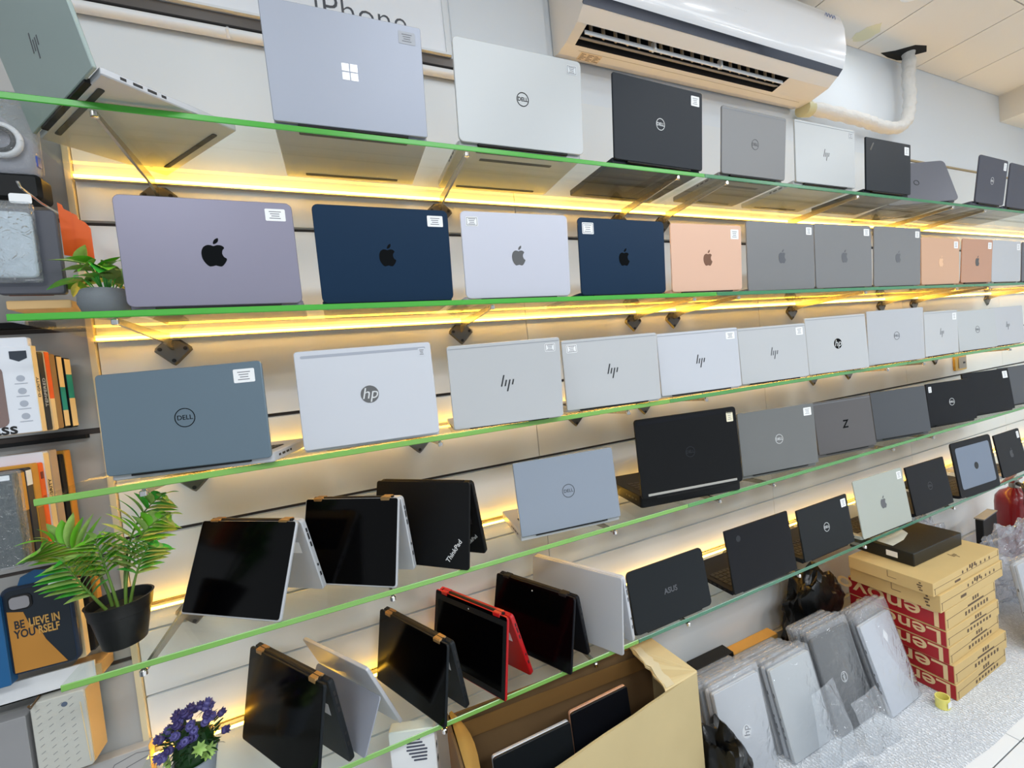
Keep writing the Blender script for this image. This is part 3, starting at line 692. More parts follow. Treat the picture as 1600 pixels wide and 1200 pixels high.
def air_conditioner():
    x0, x1 = .80, 2.03; L = x1-x0
    t = thing('air_conditioner', 'long white wall-mounted split air conditioner with open louvre', 'air conditioner', (x0, 0, 1.02), 0)
    M_ac = mat('ac_white', (232, 234, 238), .22, coat=.3); M_acl = mat('ac_under', (228, 224, 218), .4)
    prof = [(-.0005, .012), (-.03, .001), (-.078, 0), (-.150, .010), (-.186, .034)]
    o0, o1 = .035, L-.25    # outlet opening along the length
    b = MB()
    for i in range(len(prof)-1):
        (ya, za), (yb, zb) = prof[i], prof[i+1]
        spans = [(0, L)] if i != 2 else [(0, o0), (o1, L)]
        for a, c in spans: b.add([(a, ya, za), (c, ya, za), (c, yb, zb), (a, yb, zb)], [(0, 1, 2, 3)])
    # back, top and end cheeks
    full = prof + [(-.203, .050), (-.212, .068), (-.222, .12), (-.220, .20), (-.208, .255), (-.18, .275), (-.0005, .28)]
    for xx in (0, L): b.add([(xx, y, z) for y, z in full], [tuple(range(len(full)))])
    b.add([(0, -.18, .275), (L, -.18, .275), (L, -.0005, .28), (0, -.0005, .28), (0, -.0005, .012), (L, -.0005, .012)], [(0, 1, 2, 3), (3, 2, 5, 4)])
    b.obj('body', M_acl, t, 40)
    b = MB(); fp = [(-.2032, .052), (-.2125, .068), (-.2225, .12), (-.2205, .20), (-.2085, .2555), (-.18, .2755)]
    n = len(fp); b.add([(-.001, y, z) for y, z in fp]+[(L+.001, y, z) for y, z in fp], [(i, i+1, n+i+1, n+i) for i in range(n-1)])
    b.obj('front_panel', M_ac, t, 50)
    b = MB(); b.add([(-.001, -.187, .0335), (L+.001, -.187, .0335), (L+.001, -.205, .0515), (-.001, -.205, .0515), (-.001, -.184, .040), (L+.001, -.184, .040), (L+.001, -.202, .057), (-.001, -.202, .057)],
                    [(0, 3, 2, 1), (4, 5, 6, 7), (0, 1, 5, 4), (1, 2, 6, 5), (2, 3, 7, 6), (3, 0, 4, 7)]); b.obj('chrome_strip', mat('dark_chrome', (90, 92, 100), .08, 1.0), t)
    # recess behind the opening
    b = MB(); ya, za, yb, zb = -.078, 0, -.150, .010
    q = [(o0, ya, za), (o1, ya, za), (o1, yb, zb), (o0, yb, zb)]; h = .075
    u = [(x, y*.98-.0, z+h) for x, y, z in q]
    b.add(q+u, [(0, 1, 5, 4), (1, 2, 6, 5), (2, 3, 7, 6), (3, 0, 4, 7), (4, 5, 6, 7)]); b.obj('outlet_recess', mat('recess_dark', (34, 34, 36), .6), t)
    b = MB(); b.box(o0+.006, o1-.006, -.128, -.125, .000, .012, None); b.obj('louvre_edge', M_white, t)
    b = MB(); b.add([(o0+.004, -.090, .012), (o1-.004, -.090, .012), (o1-.004, -.108, .003), (o0+.004, -.108, .003), (o0+.004, -.090, .015), (o1-.004, -.090, .015), (o1-.004, -.108, .006), (o0+.004, -.108, .006)],
                    [(0, 3, 2, 1), (4, 5, 6, 7), (0, 1, 5, 4), (1, 2, 6, 5), (2, 3, 7, 6), (3, 0, 4, 7)]); b.obj('louvre_flap', mat('louvre_grey', (176, 170, 162), .4), t)
    vm = MB(); vm.box(-.0045, .0045, -.004, .004, 0, .034); vme = vm.mesh('vane', mat('vane_grey', (206, 190, 168), .5))
    for i in range(19):
        link('vane', vme, t, (o0+.04+i*(o1-o0-.08)/18, -.114, .010), (0, 0, .25))
    b = MB()
    for k in (.30, .63): b.box(o0+(o1-o0)*k-.004, o0+(o1-o0)*k+.004, -.135, -.118, .002, .03)
    b.obj('louvre_link', M_white, t)
    b = MB(); b.box(.06, L-.05, -.0600, -.0588, -.0001, .0016); b.obj('service_seam', mat('seam_beige', (176, 166, 152), .6), t)
    lm = T(.115, -.040, .0004) @ R(PI, 'X')
    b = MB(); b.prism(rrect(.085, .034, .002, 2), 0, .0006, lm); lb = b.obj('rating_label', mat('label_cream', (224, 206, 178), .5), t)
    b = MB()
    for i in range(5):
        for j in range(3): b.box(-.038+j*.027, -.038+j*.027+.012+.006*((i+j) % 3), -.013+i*.0058, -.0108+i*.0058, .0006, .0008, lm)
    b.obj('printed_lines', mat('print_brown', (96, 78, 66), .6), lb)
    b = MB()
    for x, l in ((0, .010), (.014, .011), (.028, .010), (.041, .011), (.055, .008)):
        b.tube([(x, 0, 0), (x+l*.3, 0, .007), (x+l*.7, 0, .007), (x+l, 0, 0)], .0008, 5)
    b.obj('brand_mark', mat('mark_grey', (150, 154, 162), .4), t, None, (.60, -.2215, .128))
    b = MB()
    for k in range(4): b.tube([(k*.017, 0, 0), (k*.017+.004, 0, .010), (k*.017+.010, 0, .010), (k*.017+.013, 0, -.002)], .0013, 5)
    b.obj('blue_mark', mat('mark_blue', (96, 112, 158), .4), t, None, (L-.12, -.2205, .225))
air_conditioner()
# lagged pipe from the unit up into the ceiling
P = [(2.036, -.040, 1.012), (2.08, -.042, 1.022), (2.25, -.045, 1.020), (2.42, -.047, 1.018), (2.52, -.049, 1.012), (2.60, -.05, 1.003), (2.70, -.05, 1.006), (2.79, -.05, 1.022), (2.85, -.05, 1.06), (2.885, -.05, 1.12), (2.90, -.05, 1.20), (2.895, -.05, 1.28), (2.905, -.052, 1.36), (2.90, -.055, 1.44)]
t = thing('lagged_pipe', 'white tape-wrapped pipe from the air conditioner up into the ceiling hole', 'pipe', P[0])
b = MB(); fine = []
for i in range(len(P)-1):
    for q in range(5): fine.append(Vector(P[i]).lerp(Vector(P[i+1]), q/5) - Vector(P[0]))
rad = [.027+.0025*math.sin(i*1.9)+rnd.uniform(-.0012, .0012) for i in range(len(fine))]
b.tube(fine, rad, 14); b.obj('tape_wrap', mat('white_wrap_tape', (222, 220, 216), .5, bump=.4, bscale=60), t, 70)
b = MB(); b.tube([(-.003, .0, .0), (.05, 0, .004)], [.034, .031], 12); b.obj('tape_collar', mat('yellowed_tape', (206, 200, 156), .5), t, 60)
# downlights in the ceiling
for k, (x, y) in enumerate(DOWN):
    t = thing('downlight', f'round recessed ceiling downlight, {ORD[k]}', 'light', (x, y, 1.4095), 0, 'ceiling downlights')
    b = MB(); b.lathe([(.056, 0), (.064, -.003), (.056, -.006), (.050, -.004)], 24); b.obj('trim_ring', M_white, t, 40)
    b = MB(); b.lathe([(.048, -.0035), (.048, -.002)], 24); b.obj('diffuser', mat('lamp_face', (255, 255, 255), .5, emit=(.95, .98, 1), estr=5), t)

# wall socket in a brass coloured frame
t = thing('wall_socket', 'yellow framed wall socket under the third glass shelf', 'socket', (3.365, -.0005, -.275))
b = MB(); b.prism(rrect(.13, .085, .008, 3), 0, .010, T(0, 0, .042) @ FACE); b.obj('frame', mat('brass_frame', (214, 172, 70), .35, .2), t)
b = MB(); b.prism(rrect(.085, .066, .004, 3), .010, .013, T(.012, 0, .042) @ FACE); b.obj('socket_plate', mat('socket_grey', (168, 158, 146), .5), t)
b = MB(); b.box(.018, .040, -.0145, -.013, .036, .046); b.obj('socket_holes', M_ink, t)

# ------------------------------------------------------------------ goods on the accessory wall
M_kraft = mat('kraft_card', (206, 170, 118), .7, vary=.06, vscale=20)
M_beige = mat('beige_card', (232, 210, 164), .65); M_orange = mat('orange_card', (240, 98, 8), .5); M_teal = mat('teal_card', (24, 150, 150), .5)
M_boxw = mat('white_card', (222, 226, 234), .45); M_tan2 = mat('ochre_card', (206, 146, 52), .55); M_film = sheer('clear_film', (.93, .95, .97), .05, 1.5, .10, bump=.6, bscale=60)
M_navyc = mat('navy_case', (22, 38, 60), .4); M_blue = mat('blue_card', (28, 92, 142), .5)
def retail_box(name, label, x0, x1, y0, y1, z0, z1, m, cat='box', lean=0.0, spine=None, sm=None, rz=0.0, group=None):
    t = thing(name, label, cat, (x0, y0, z0), rz, group)
    w_, d, h = x1-x0, y1-y0, z1-z0
    b = MB(); b.rslab(w_, h, .003, d, .001, T(w_/2, d, h/2) @ FACE); b.obj('carton', m, t)
    if spine:
        for (a, c, mm) in spine:
            b = MB(); b.box(w_-.0004, w_+.0006, .001, d-.001, h*a, h*c); b.obj('spine_band', mm, t)
    return t
XR0 = -.522
t = retail_box('screen_guard_box', 'white phone accessory box with brown phone picture and dark lettering, frontmost in its row', -.63, XR0, -.152, -.136, -.030, .135, M_boxw, spine=[(0, 1, M_beige)])
b = MB(); b.prism(rrect(.075, .115, .012), 0, .0006, T(.028, -.0002, .072) @ FACE); b.obj('phone_picture', mat('brown_phone', (128, 108, 104), .4), t)
put_text('box_lettering', 'glass', .030, M_ink, t, T(.048, -.0004, .010) @ FACE, bold=.0006)
b = MB(); b.prism([(-.012, .008), (.012, .008), (.012, -.006), (0, -.012), (-.012, -.006)], 0, .0005, T(.090, -.0002, .148) @ FACE); b.obj('badge', mat('badge_dark', (46, 54, 66), .4), t)
b = MB()
for k in range(4): b.lathe([(.006, 0), (.006, .0004)], 16, T(.089, -.0002, .104-.024*k) @ FACE)
for k in range(4): b.box(.080, .098, -.0006, -.0002, .0935-.024*k, .095-.024*k)
b.obj('feature_icons', mat('icon_grey', (168, 174, 186), .5), t)
put_text('spine_lettering', 'D-GRITY', .010, M_ink, t, T(.1086, .008, .085) @ R(PI/2, 'Z') @ FACE @ R(PI/2, 'Z'), bold=.0002)
b = MB(); b.rslab(.1, .020, .004, .012, .001, T(.055, .013, .172) @ FACE); b.obj('hang_tab', M_boxw, t)
def row_box(label, y0, y1, z0, z1, m, spine, x1=XR0, x0=-.61, tab=False): return retail_box('accessory_box', label, x0, x1, y0, y1, z0, z1, m, spine=spine)
t = row_box('black accessory box with pale lettering on its spine, behind the white one', -.134, -.116, -.030, .125, M_ink, None)
put_text('spine_lettering', 'TEMPERED', .012, MATS['logo_light'], t, T(.0886, .009, .075) @ R(PI/2, 'Z') @ FACE @ R(PI/2, 'Z'))
row_box('accessory box with orange upper half and beige lower half', -.114, -.098, -.032, .128, M_beige, [(.40, .985, M_orange), (.015, .40, M_beige)])
row_box('plain kraft accessory box in the middle of the row', -.096, -.078, -.030, .124, mat('dark_kraft', (150, 122, 84), .75, vary=.1, vscale=60), None)
row_box('dark accessory box with beige spine and low teal band', -.075, -.056, -.030, .122, M_dark, [(.02, .24, M_beige), (.24, .56, M_teal), (.56, .98, M_beige)])
row_box('dark accessory box with beige spine and high teal band, nearest the wall', -.052, -.030, -.032, .118, M_dark, [(.02, .42, M_beige), (.42, .76, M_teal), (.76, .98, M_beige)], x1=XR0+.002)
# lower row
X4 = -.546
t = retail_box('phone_case_pack', 'dark green phone case in a clear box, frontmost of the lower row', -.64, X4+.004, -.212, -.194, -.262, -.098, mat('dark_green_case', (28, 44, 48), .4, vary=.15, vscale=80))
b = MB(); b.prism(rrect(.022, .04, .008), 0, .003, T(.066, -.0005, .135) @ FACE); b.obj('camera_cutout', mat('cutout_white', (206, 214, 216), .4), t)
b = MB(); b.prism(rrect(.036, .009, .001, 2), 0, .0006, T(.078, -.0005, .158) @ FACE); b.obj('code_label', M_stick, t)
b = MB(); b.rslab(.104, .172, .004, .022, .001, T(.0495, .020, .083) @ FACE); b.obj('clear_box', M_film, t)
b = MB(); b.rslab(.05, .02, .008, .002, .0006, T(.05, .01, .178) @ FACE); b.obj('hang_tab', M_boxw, t)
for lab, y0, y1, z0, z1, m, sp in (
        ('ochre and brown accessory box directly behind the green phone case', -.188, -.170, -.262, -.098, mat('brown_card', (106, 84, 54), .6), [(.55, .98, M_tan2)]),
        ('dark navy accessory box with pale top corner in the lower row', -.167, -.150, -.262, -.095, mat('deep_navy_card', (32, 34, 46), .5), [(.80, .97, M_stick)]),
        ('ochre accessory box in the middle of the lower row', -.147, -.129, -.262, -.090, M_tan2, [(.02, .5, mat('dull_ochre', (160, 112, 52), .6))]),
        ('orange accessory box with a small dark red mark', -.127, -.113, -.262, -.092, M_orange, None),
        ('white accessory box with dark lettering on its cream spine', -.110, -.092, -.262, -.072, M_boxw, [(.02, .98, M_beige)]),
        ('grey-beige accessory box behind the white one', -.088, -.064, -.262, -.072, mat('greige_card', (176, 160, 146), .6), None),
        ('slim black accessory box near the end of the lower row', -.058, -.042, -.255, -.086, M_dark, None),
        ('ochre accessory box at the end of the lower row next to the wall', -.038, -.016, -.255, -.080, M_tan2, None)):
    t = retail_box('accessory_box', lab, X4-.075, X4, y0, y1, z0, z1, m, spine=sp)
    if 'cream' in lab: put_text('spine_lettering', 'D-GRITY', .012, M_ink, t, T(.0762, .009, .11) @ R(PI/2, 'Z') @ FACE @ R(PI/2, 'Z'), bold=.0002)
    if 'red mark' in lab:
        b = MB(); b.box(.0748, .0757, .002, .010, .138, .152); b.obj('mark', mat('dark_red', (110, 20, 30), .5), t)
# dark blue phone case with ochre print
t = thing('phone_case', 'dark blue phone case with ochre print and motto lettering', 'phone case', (-.590, -.100, -.508), -.05)
b = MB(); b.rslab(.108, .176, .014, .012, .003, T(0, .012, .088) @ FACE); b.obj('case_shell', M_navyc, t, 40)
b = MB(); b.rslab(.096, .166, .010, .0008, .0003, T(0, .0003, .087) @ FACE); b.obj('case_back', mat('case_dark_print', (22, 32, 42), .5), t)
b = MB(); b.prism([(-.046, .006), (.034, .006), (.006, .060), (.001, .076), (-.016, .100), (-.022, .124), (-.046, .130)], 0, .0003, T(0, -.0006, 0) @ FACE); b.obj('ochre_print', mat('ochre_print', (186, 128, 50), .6), t)
M_mot = mat('motto_ochre', (196, 150, 78), .6); M_motd = mat('motto_dark', (28, 34, 44), .6)
for s_, z, x in (('BE', .100, -.0300), ('YOU', .081, -.0235)): put_text('motto_lettering', s_, .0205, M_motd, t, T(x, -.0010, z) @ FACE @ Matrix.Diagonal((.72, 1.1, 1, 1)), bold=.0005)
for s_, z, x in (('LIEVE IN', .100, .0080), ('RSELF', .081, .0130)): put_text('motto_lettering', s_, .0205, M_mot, t, T(x, -.0010, z) @ FACE @ Matrix.Diagonal((.64, 1.1, 1, 1)), bold=.0005)
b = MB(); b.rslab(.036, .030, .009, .004, .001, T(-.024, .001, .145) @ FACE); b.obj('camera_rim', M_ink, t)
b = MB(); b.rslab(.030, .024, .007, .001, .0003, T(-.024, -.0030, .145) @ FACE); b.obj('camera_window', mat('window_grey', (148, 146, 150), .4), t)
b = MB(); b.prism(rrect(.026, .007, .0012, 2), 0, .0004, T(.034, -.0008, .170) @ FACE); b.obj('code_label', M_stick, t)
b = MB(); b.prism([(-.028, 0), (.034, 0), (.028, .018), (.0, .026), (-.022, .016)], 0, .002, T(0, .006, .176) @ FACE); b.obj('hang_tab', M_blue, t)
t = retail_box('phone_case_pack', 'blue phone case pack cut by the frame, left of the motto case', -.72, -.640, -.105, -.085, -.520, -.345, M_blue)
b = MB(); b.prism(rrect(.02, .008, .001, 2), 0, .0005, T(.062, -.0002, .166) @ FACE); b.obj('code_label', M_stick, t)
for k, (y, m) in enumerate(((-.080, M_beige), (-.058, M_dark), (-.036, M_tan2))):
    retail_box('accessory_box', ['cream box wedged behind the motto phone case', 'black box behind the motto phone case', 'ochre box behind the motto phone case, nearest the wall'][k], -.62, -.537+.006*k, y, y+.016, -.515, -.350-.004*k, m)
# small cartons lying on the ledge rail by the glass corner
t = retail_box('accessory_box', 'flat kraft carton lying on the white ledge rail near the glass corner', -.585, -.525, -.060, -.008, -.5732, -.545, M_kraft)
# clear case in patterned box below the rail
t = thing('tablet_case_box', 'grey patterned box with kraft side panel hanging below the white ledge', 'box', (-.592, -.080, -.745), -.0)
b = MB(); b.rslab(.085, .164, .006, .060, .002, T(0, .060, .082) @ FACE); b.obj('carton', mat('patterned_grey', (196, 196, 188), .45), t)
b = MB()
for i in range(4):
    for j in range(10):
        x, z = -.034+i*.017, .012+j*.0148+(i % 2)*.006
        b.add([(x, -.0004, z), (x+.007, -.0004, z+.0045), (x+.007, -.0004, z+.0055), (x, -.0004, z+.001)], [(0, 1, 2, 3)])
b.obj('dash_print', M_print, t)
b = MB(); b.lathe([(.005, 0), (.005, .0005)], 16, T(.010, -.0002, .145) @ FACE); b.obj('round_window', mat('window_blue', (92, 104, 124), .3), t)
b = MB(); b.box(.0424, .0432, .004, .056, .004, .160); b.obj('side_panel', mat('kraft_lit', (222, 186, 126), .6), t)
b = MB(); b.tube([(.0385, -.0005, .010), (.0345, -.0005, .14)], .0008, 5); b.obj('fold_line', M_beige, t)
t = thing('wire_hook', 'brown wire display hook with bent tip below the white ledge', 'hook', (-.628, -.004, -.572))
b = MB(); b.tube([(0, 0, 0), (.001, -.05, -.004), (.002, -.088, -.010), (.003, -.094, -.002)], .0022, 8); b.obj('wire', mat('bronze_wire', (120, 92, 60), .3, .7), t, 60)
t = retail_box('phone_case_pack', 'grey clear pack at the frame edge under the white ledge', -.75, -.642, -.080, -.05, -.80, -.60, mat('smoke_grey', (150, 150, 152), .3))
t = retail_box('accessory_box', 'line-patterned box at the lower frame edge under the accessory wall', -.60, -.478, -.030, -.004, -.95, -.778, mat('line_grey', (188, 186, 184), .5), spine=[(0, 1, M_kraft)])
b = MB(); b.tube([(.03, -.0004, .10), (.06, -.0004, .155), (.10, -.0004, .165), (.125, -.0004, .16)], .0008, 5); b.tube([(.05, -.0004, .10), (.08, -.0004, .14), (.12, -.0004, .15)], .0008, 5); b.obj('line_print', M_print, t)

# upper packs
t = thing('cable_pouch', 'clear and black blister pouch with a coiled white ring at the upper left', 'pack', (-.560, -.105, .432))
b = MB(); b.rslab(.13, .052, .010, .045, .006, T(0, .045, .024) @ FACE); b.obj('black_tray', M_black, t, 40)
b = MB(); b.rslab(.126, .155, .010, .008, .003, T(0, .030, .128) @ FACE); b.obj('back_card', mat('grey_card', (150, 150, 158), .5), t)
b = MB(); n = 28
pts = [(.028*math.cos(2*PI*i/n), 0, .030*math.sin(2*PI*i/n)) for i in range(n+1)]
b.tube(pts, .0058, 8, T(.010, .014, .118)); b.obj('white_coil', M_white, t, 60)
b = MB(); b.tube([(x*.72, y, z*.72) for x, y, z in pts], .004, 8, T(.010, .010, .118)); b.obj('black_coil', M_ink, t, 60)
b = MB(); b.rslab(.128, .158, .012, .034, .006, T(0, .026, .128) @ FACE); b.obj('blister', M_film, t, 50)
b = MB(); b.box(.0625, .0655, .002, .014, .066, .086); b.obj('blue_tab', mat('blue_tab', (30, 80, 190), .4), t)
b = MB(); b.box(-.03, .02, .03, .034, .205, .222); b.obj('blue_header', mat('blue_header', (40, 70, 170), .4), t)
t = thing('phone_pack', 'clear bag with a pale phone on a dark card, hanging by the orange cards', 'pack', (-.492, -.205, .222), .04)
b = MB(); b.rslab(.092, .155, .006, .012, .002, T(.006, .018, .078) @ FACE); b.obj('back_card', mat('dark_grey_card', (72, 74, 84), .5), t)
b = MB(); b.rslab(.060, .118, .010, .008, .002, T(-.008, .004, .088) @ FACE); b.obj('phone_dummy', mat('pale_phone', (186, 198, 206), .25), t, 40)
b = MB(); b.rslab(.074, .145, .006, .014, .004, T(-.010, .0045, .092) @ FACE); b.obj('clear_bag', sheer('crinkled_bag', (.92, .94, .96), .08, 1.5, .12, bump=1.0, bscale=55), t, 50)
b = MB(); b.rslab(.03, .018, .004, .001, .0003, T(.01, .002, .172) @ FACE); b.obj('header_tag', M_stick, t)
b = MB(); b.box(-.03, .03, .0185, .019, .0, .022); b.obj('brown_panel', mat('rust_panel', (140, 70, 44), .5), t)
t = thing('orange_header_card', 'bright orange stepped header cards behind the leafy potted plant', 'card', (-.446, -.12, .335))
for k, (x, z, h) in enumerate(((-.010, .0, .075), (.012, -.004, .058))):
    b = MB(); b.prism([(-.012, -.03), (.013, -.035), (.013, h-.030), (.006, h-.018), (-.004, h-.012), (-.006, h-.004), (-.012, h)], 0, .002, T(x, .004-.003*k, z+.012) @ FACE); b.obj('card', M_orange, t)
for k in range(3):
    retail_box('accessory_box', ['kraft edged carton under the hanging phone pack, nearest', 'kraft edged carton under the hanging phone pack, middle', 'kraft edged carton under the hanging phone pack, nearest the wall'][k], -.53, -.440+.004*k, -.185+.060*k, -.130+.06*k, .198+.004*k, .214+.004*k, M_kraft)
t = thing('wire_hook', 'steel display hook sticking out above the clear phone pack', 'hook', (-.478, -.005, .412))
b = MB(); b.tube([(0, 0, 0), (-.001, -.14, -.004), (-.001, -.20, .002), (-.001, -.206, .010)], .0022, 8); b.obj('wire', M_chrome, t, 60)
retail_box('accessory_box', 'dark red and black pack at the frame edge beside the hanging phone pack', -.66, -.556, -.19, -.15, .205, .36, M_ink)

# ------------------------------------------------------------------ plants
M_leaf = mat('leaf_green', (62, 138, 38), .4, vary=12, vscale=30); M_leafd = mat('leaf_dark_green', (24, 76, 22), .4, vary=12, vscale=30); M_leafl = mat('leaf_light_green', (108, 186, 46), .4, vary=.12, vscale=30)
M_soil = mat('dark_moss', (26, 30, 18), .9)
def blade(L, W, droop, n=6, heart=False):
    """pointed leaf along +Y with a slight fold and droop"""
    vs = []; fs = []
    for i in range(n+1):
        t_ = i/n
        wd = W*(math.sin(PI*min(1, t_*.93+.07))**.75) if not heart else W*(math.sin(PI*(t_*.82+.18))**.8)*(1.1-.25*t_)
        if i == n: wd = 0.0003
        y = L*t_; z = -droop*t_*t_
        vs += [(-wd, y, z+wd*.25), (0, y, z), (wd, y, z+wd*.25)]
    for i in range(n):
        a = 3*i; fs += [(a, a+1, a+4, a+3), (a+1, a+2, a+5, a+4)]
    return vs, fs
def leaf_obj(name, parent, m, L, W, droop, M, heart=False):
    b = MB(); v, f = blade(L, W, droop, heart=heart); b.add(v, f); me = b.mesh(name, m, 80); return link(name, me, parent, M=M)
def aim(p, d, twist=0.0):
    """matrix at p whose +Y points along d"""
    d = Vector(d).normalized(); z = Vector((0, 0, 1)); x = d.cross(z)
    if x.length < 1e-3: x = Vector((1, 0, 0))
    x.normalize(); z = x.cross(d)
    return Matrix.Translation(p) @ Matrix(((x.x, d.x, z.x, 0), (x.y, d.y, z.y, 0), (x.z, d.z, z.z, 0), (0, 0, 0, 1))) @ R(twist, 'Y')

t = thing('potted_pothos', 'small leafy green plant in a rounded grey concrete pot', 'plant', (-.374, -.215, ZS[2]+GT+.0006))
b = MB(); b.lathe([(.028, 0), (.036, .006), (.043, .024), (.042, .040), (.037, .050), (.032, .050), (.033, .042)], 28); b.obj('pot', mat('grey_concrete', (112, 118, 124), .8, vary=.15, vscale=40, bump=.1, bscale=300), t, 50)
b = MB(); b.lathe([(.034, .040), (.02, .047), (.001, .048)], 16); b.obj('moss', M_soil, t)
r2 = random.Random(3)
for k in range(24):
    a = r2.uniform(0, 2*PI) if k > 8 else PI+r2.uniform(-1.4, 1.4); el = r2.uniform(.15, 1.15); rr = r2.uniform(.012, .040)
    if k > 14: el = 1.2
    p = Vector((math.cos(a)*rr*math.cos(el)*1.1, math.sin(a)*rr*.8, .045+rr*math.sin(el)*1.2+r2.uniform(0, .02)))
    p.x = min(p.x, .024)
    b = MB(); b.tube([(p.x*.3, p.y*.3, .042), (p.x*.7, p.y*.7, p.z*.8), tuple(p)], .0011, 5); b.obj('stem', M_leafd, t)
    d = (math.cos(a)*math.cos(el*.3), math.sin(a), r2.uniform(-.35, .45))
    if p.x > .01: d = (r2.uniform(-.2, .1), d[1], abs(d[2])+.2)
    leaf_obj('leaf', t, [M_leaf, M_leafd, M_leaf, M_leafl][k % 4], r2.uniform(.038, .056), r2.uniform(.012, .017), .012, aim(p, d, r2.uniform(-.5, .5)), True)
p = Vector((-.030, -.01, .100)); b = MB(); b.tube([(0, 0, .04), (-.02, -.005, .08), tuple(p)], .0011, 5); b.obj('stem', M_leafd, t)
leaf_obj('leaf', t, M_leaf, .036, .011, .004, aim(p, (.3, -.2, .8)), True)
p = Vector((-.004, -.01, .090)); leaf_obj('leaf', t, M_leafl, .044, .010, .004, aim(p, (.85, -.2, .55)), True)

t = thing('potted_palm', 'artificial palm with feathered fronds in a black plastic pot', 'plant', (-.428, -.188, ZS[4]+GT+.0006))
b = MB(); b.lathe([(.032, 0), (.034, .002), (.0455, .062), (.0475, .063), (.051, .086), (.0525, .088), (.049, .088), (.0445, .070), (.04, .068)], 32); b.obj('pot', mat('black_pot', (20, 21, 22), .45, spec=.4), t, 35)
b = MB(); b.lathe([(.043, .070), (.02, .075), (.001, .076)], 16); b.obj('soil', M_soil, t)
def frond(base, mid, tip, nl, Lm, m, wl=.0086, s0=.30, droop=.012, up=(0, -.4, .9)):
    base, mid, tip = Vector(base), Vector(mid), Vector(tip)
    pts = [base*(1-q)**2+mid*2*q*(1-q)+tip*q*q for q in [i/14 for i in range(15)]]
    b = MB(); b.tube(pts, [.0030-.0022*i/14 for i in range(15)], 6); st = b.obj('frond_stem', mat('palm_stem', (96, 128, 52), .45), t, 60)
    U = Vector(up)
    for i in range(nl):
        q = s0+(1-s0)*i/(nl-1); pq = base*(1-q)**2+mid*2*q*(1-q)+tip*q*q
        dv = ((mid-base)*2*(1-q)+(tip-mid)*2*q).normalized(); sd = dv.cross(U).normalized()
        L = Lm*(math.sin(PI*min(.97, .18+.80*(q-s0)/(1-s0)))**.6)
        for s_ in (-1, 1):
            d = dv*.75+sd*s_*.85+Vector((0, 0, r2.uniform(-.10, .06)))
            leaf_obj('leaflet', st, m[(i+(s_ > 0)) % len(m)], L*r2.uniform(.88, 1.1), wl, droop, aim(pq, d, s_*.25))
    leaf_obj('leaflet', st, m[0], Lm*.5, wl*.8, droop, aim(tip, tip-mid))
frond((-.012, 0, .072), (-.018, -.015, .205), (-.074, -.035, .232), 13, .076, [M_leafl, M_leaf], up=(-.2, -1, .25))
frond((.006, .006, .072), (.010, .010, .23), (.085, .0, .272), 12, .060, [M_leafd, M_leaf], up=(.2, -1, -.2))
frond((.010, -.006, .072), (.020, -.01, .21), (.098, -.03, .238), 11, .056, [M_leaf, M_leafl], up=(.2, -1, -.2))
frond((-.018, -.008, .072), (-.036, -.03, .13), (-.050, -.05, .192), 10, .052, [M_leaf, M_leafd], s0=.35, up=(.3, -1, 0))
frond((.016, -.004, .072), (.036, -.01, .155), (.070, -.03, .190), 10, .048, [M_leafd, M_leaf], s0=.40, up=(.2, -1, 0))
frond((.0, -.010, .072), (-.004, -.02, .15), (-.010, -.035, .22), 9, .046, [M_leaf, M_leafl], s0=.5, up=(.3, -1, 0))

t = thing('potted_flowers', 'small bush of purple button flowers in a pale grey pot on the lowest shelf', 'plant', (-.345, -.185, ZS[5]+GT+.0006))
b = MB(); b.lathe([(.026, 0), (.028, .003), (.038, .060), (.039, .064), (.035, .064), (.034, .056)], 24); b.obj('pot', mat('pale_blue_pot', (150, 160, 172), .6), t, 40)
b = MB()
for k in range(150):
    a = r2.uniform(0, 2*PI); el = math.asin(r2.uniform(-.15, .95)); rr = r2.uniform(.022, .050)
    p = Vector((math.cos(a)*math.cos(el)*rr, math.sin(a)*math.cos(el)*rr*.8, .085+math.sin(el)*rr*1.3))
    v, f = blade(r2.uniform(.014, .024), .0024, .003, 3); b.add(v, f, aim(p, (math.cos(a), math.sin(a), r2.uniform(-.1, 1)), r2.uniform(-1, 1)))
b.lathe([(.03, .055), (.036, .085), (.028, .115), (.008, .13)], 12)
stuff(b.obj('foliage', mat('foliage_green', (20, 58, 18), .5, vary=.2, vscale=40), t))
M_pur = mat('purple_petal', (92, 88, 148), .6, vary=.25, vscale=120); M_pur2 = mat('deep_purple_petal', (66, 58, 112), .6, vary=.25, vscale=120)
for k in range(40):
    a = r2.uniform(0, 2*PI) if k % 3 else r2.uniform(PI, 2*PI); el = r2.uniform(.05, 1.5); rr = r2.uniform(.050, .062)
    p = Vector((math.cos(a)*math.cos(el)*rr*.95, math.sin(a)*math.cos(el)*rr*.85, .095+math.sin(el)*rr*1.15))
    b = MB()
    for q in range(7): 
        aa = 2*PI*q/7; v, f = blade(.010, .0036, -.004, 3); b.add(v, f, R(aa, 'Z') @ R(.55, 'X'))
    for q in range(5):
        aa = 2*PI*q/5+.3; v, f = blade(.008, .0030, -.004, 3); b.add(v, f, T(0, 0, .001) @ R(aa, 'Z') @ R(1.05, 'X'))
    b.lathe([(.0052, -.002), (.0062, .002), (.004, .006), (.001, .007)], 8)
    d = Vector((math.cos(a)*math.cos(el), math.sin(a)*math.cos(el), math.sin(el)))
    o = b.obj('flower', [M_pur, M_pur2][k % 2], t); o.matrix_local = Matrix.Translation(p) @ d.to_track_quat('Z', 'Y').to_matrix().to_4x4() @ Matrix.Scale(1.25, 4)
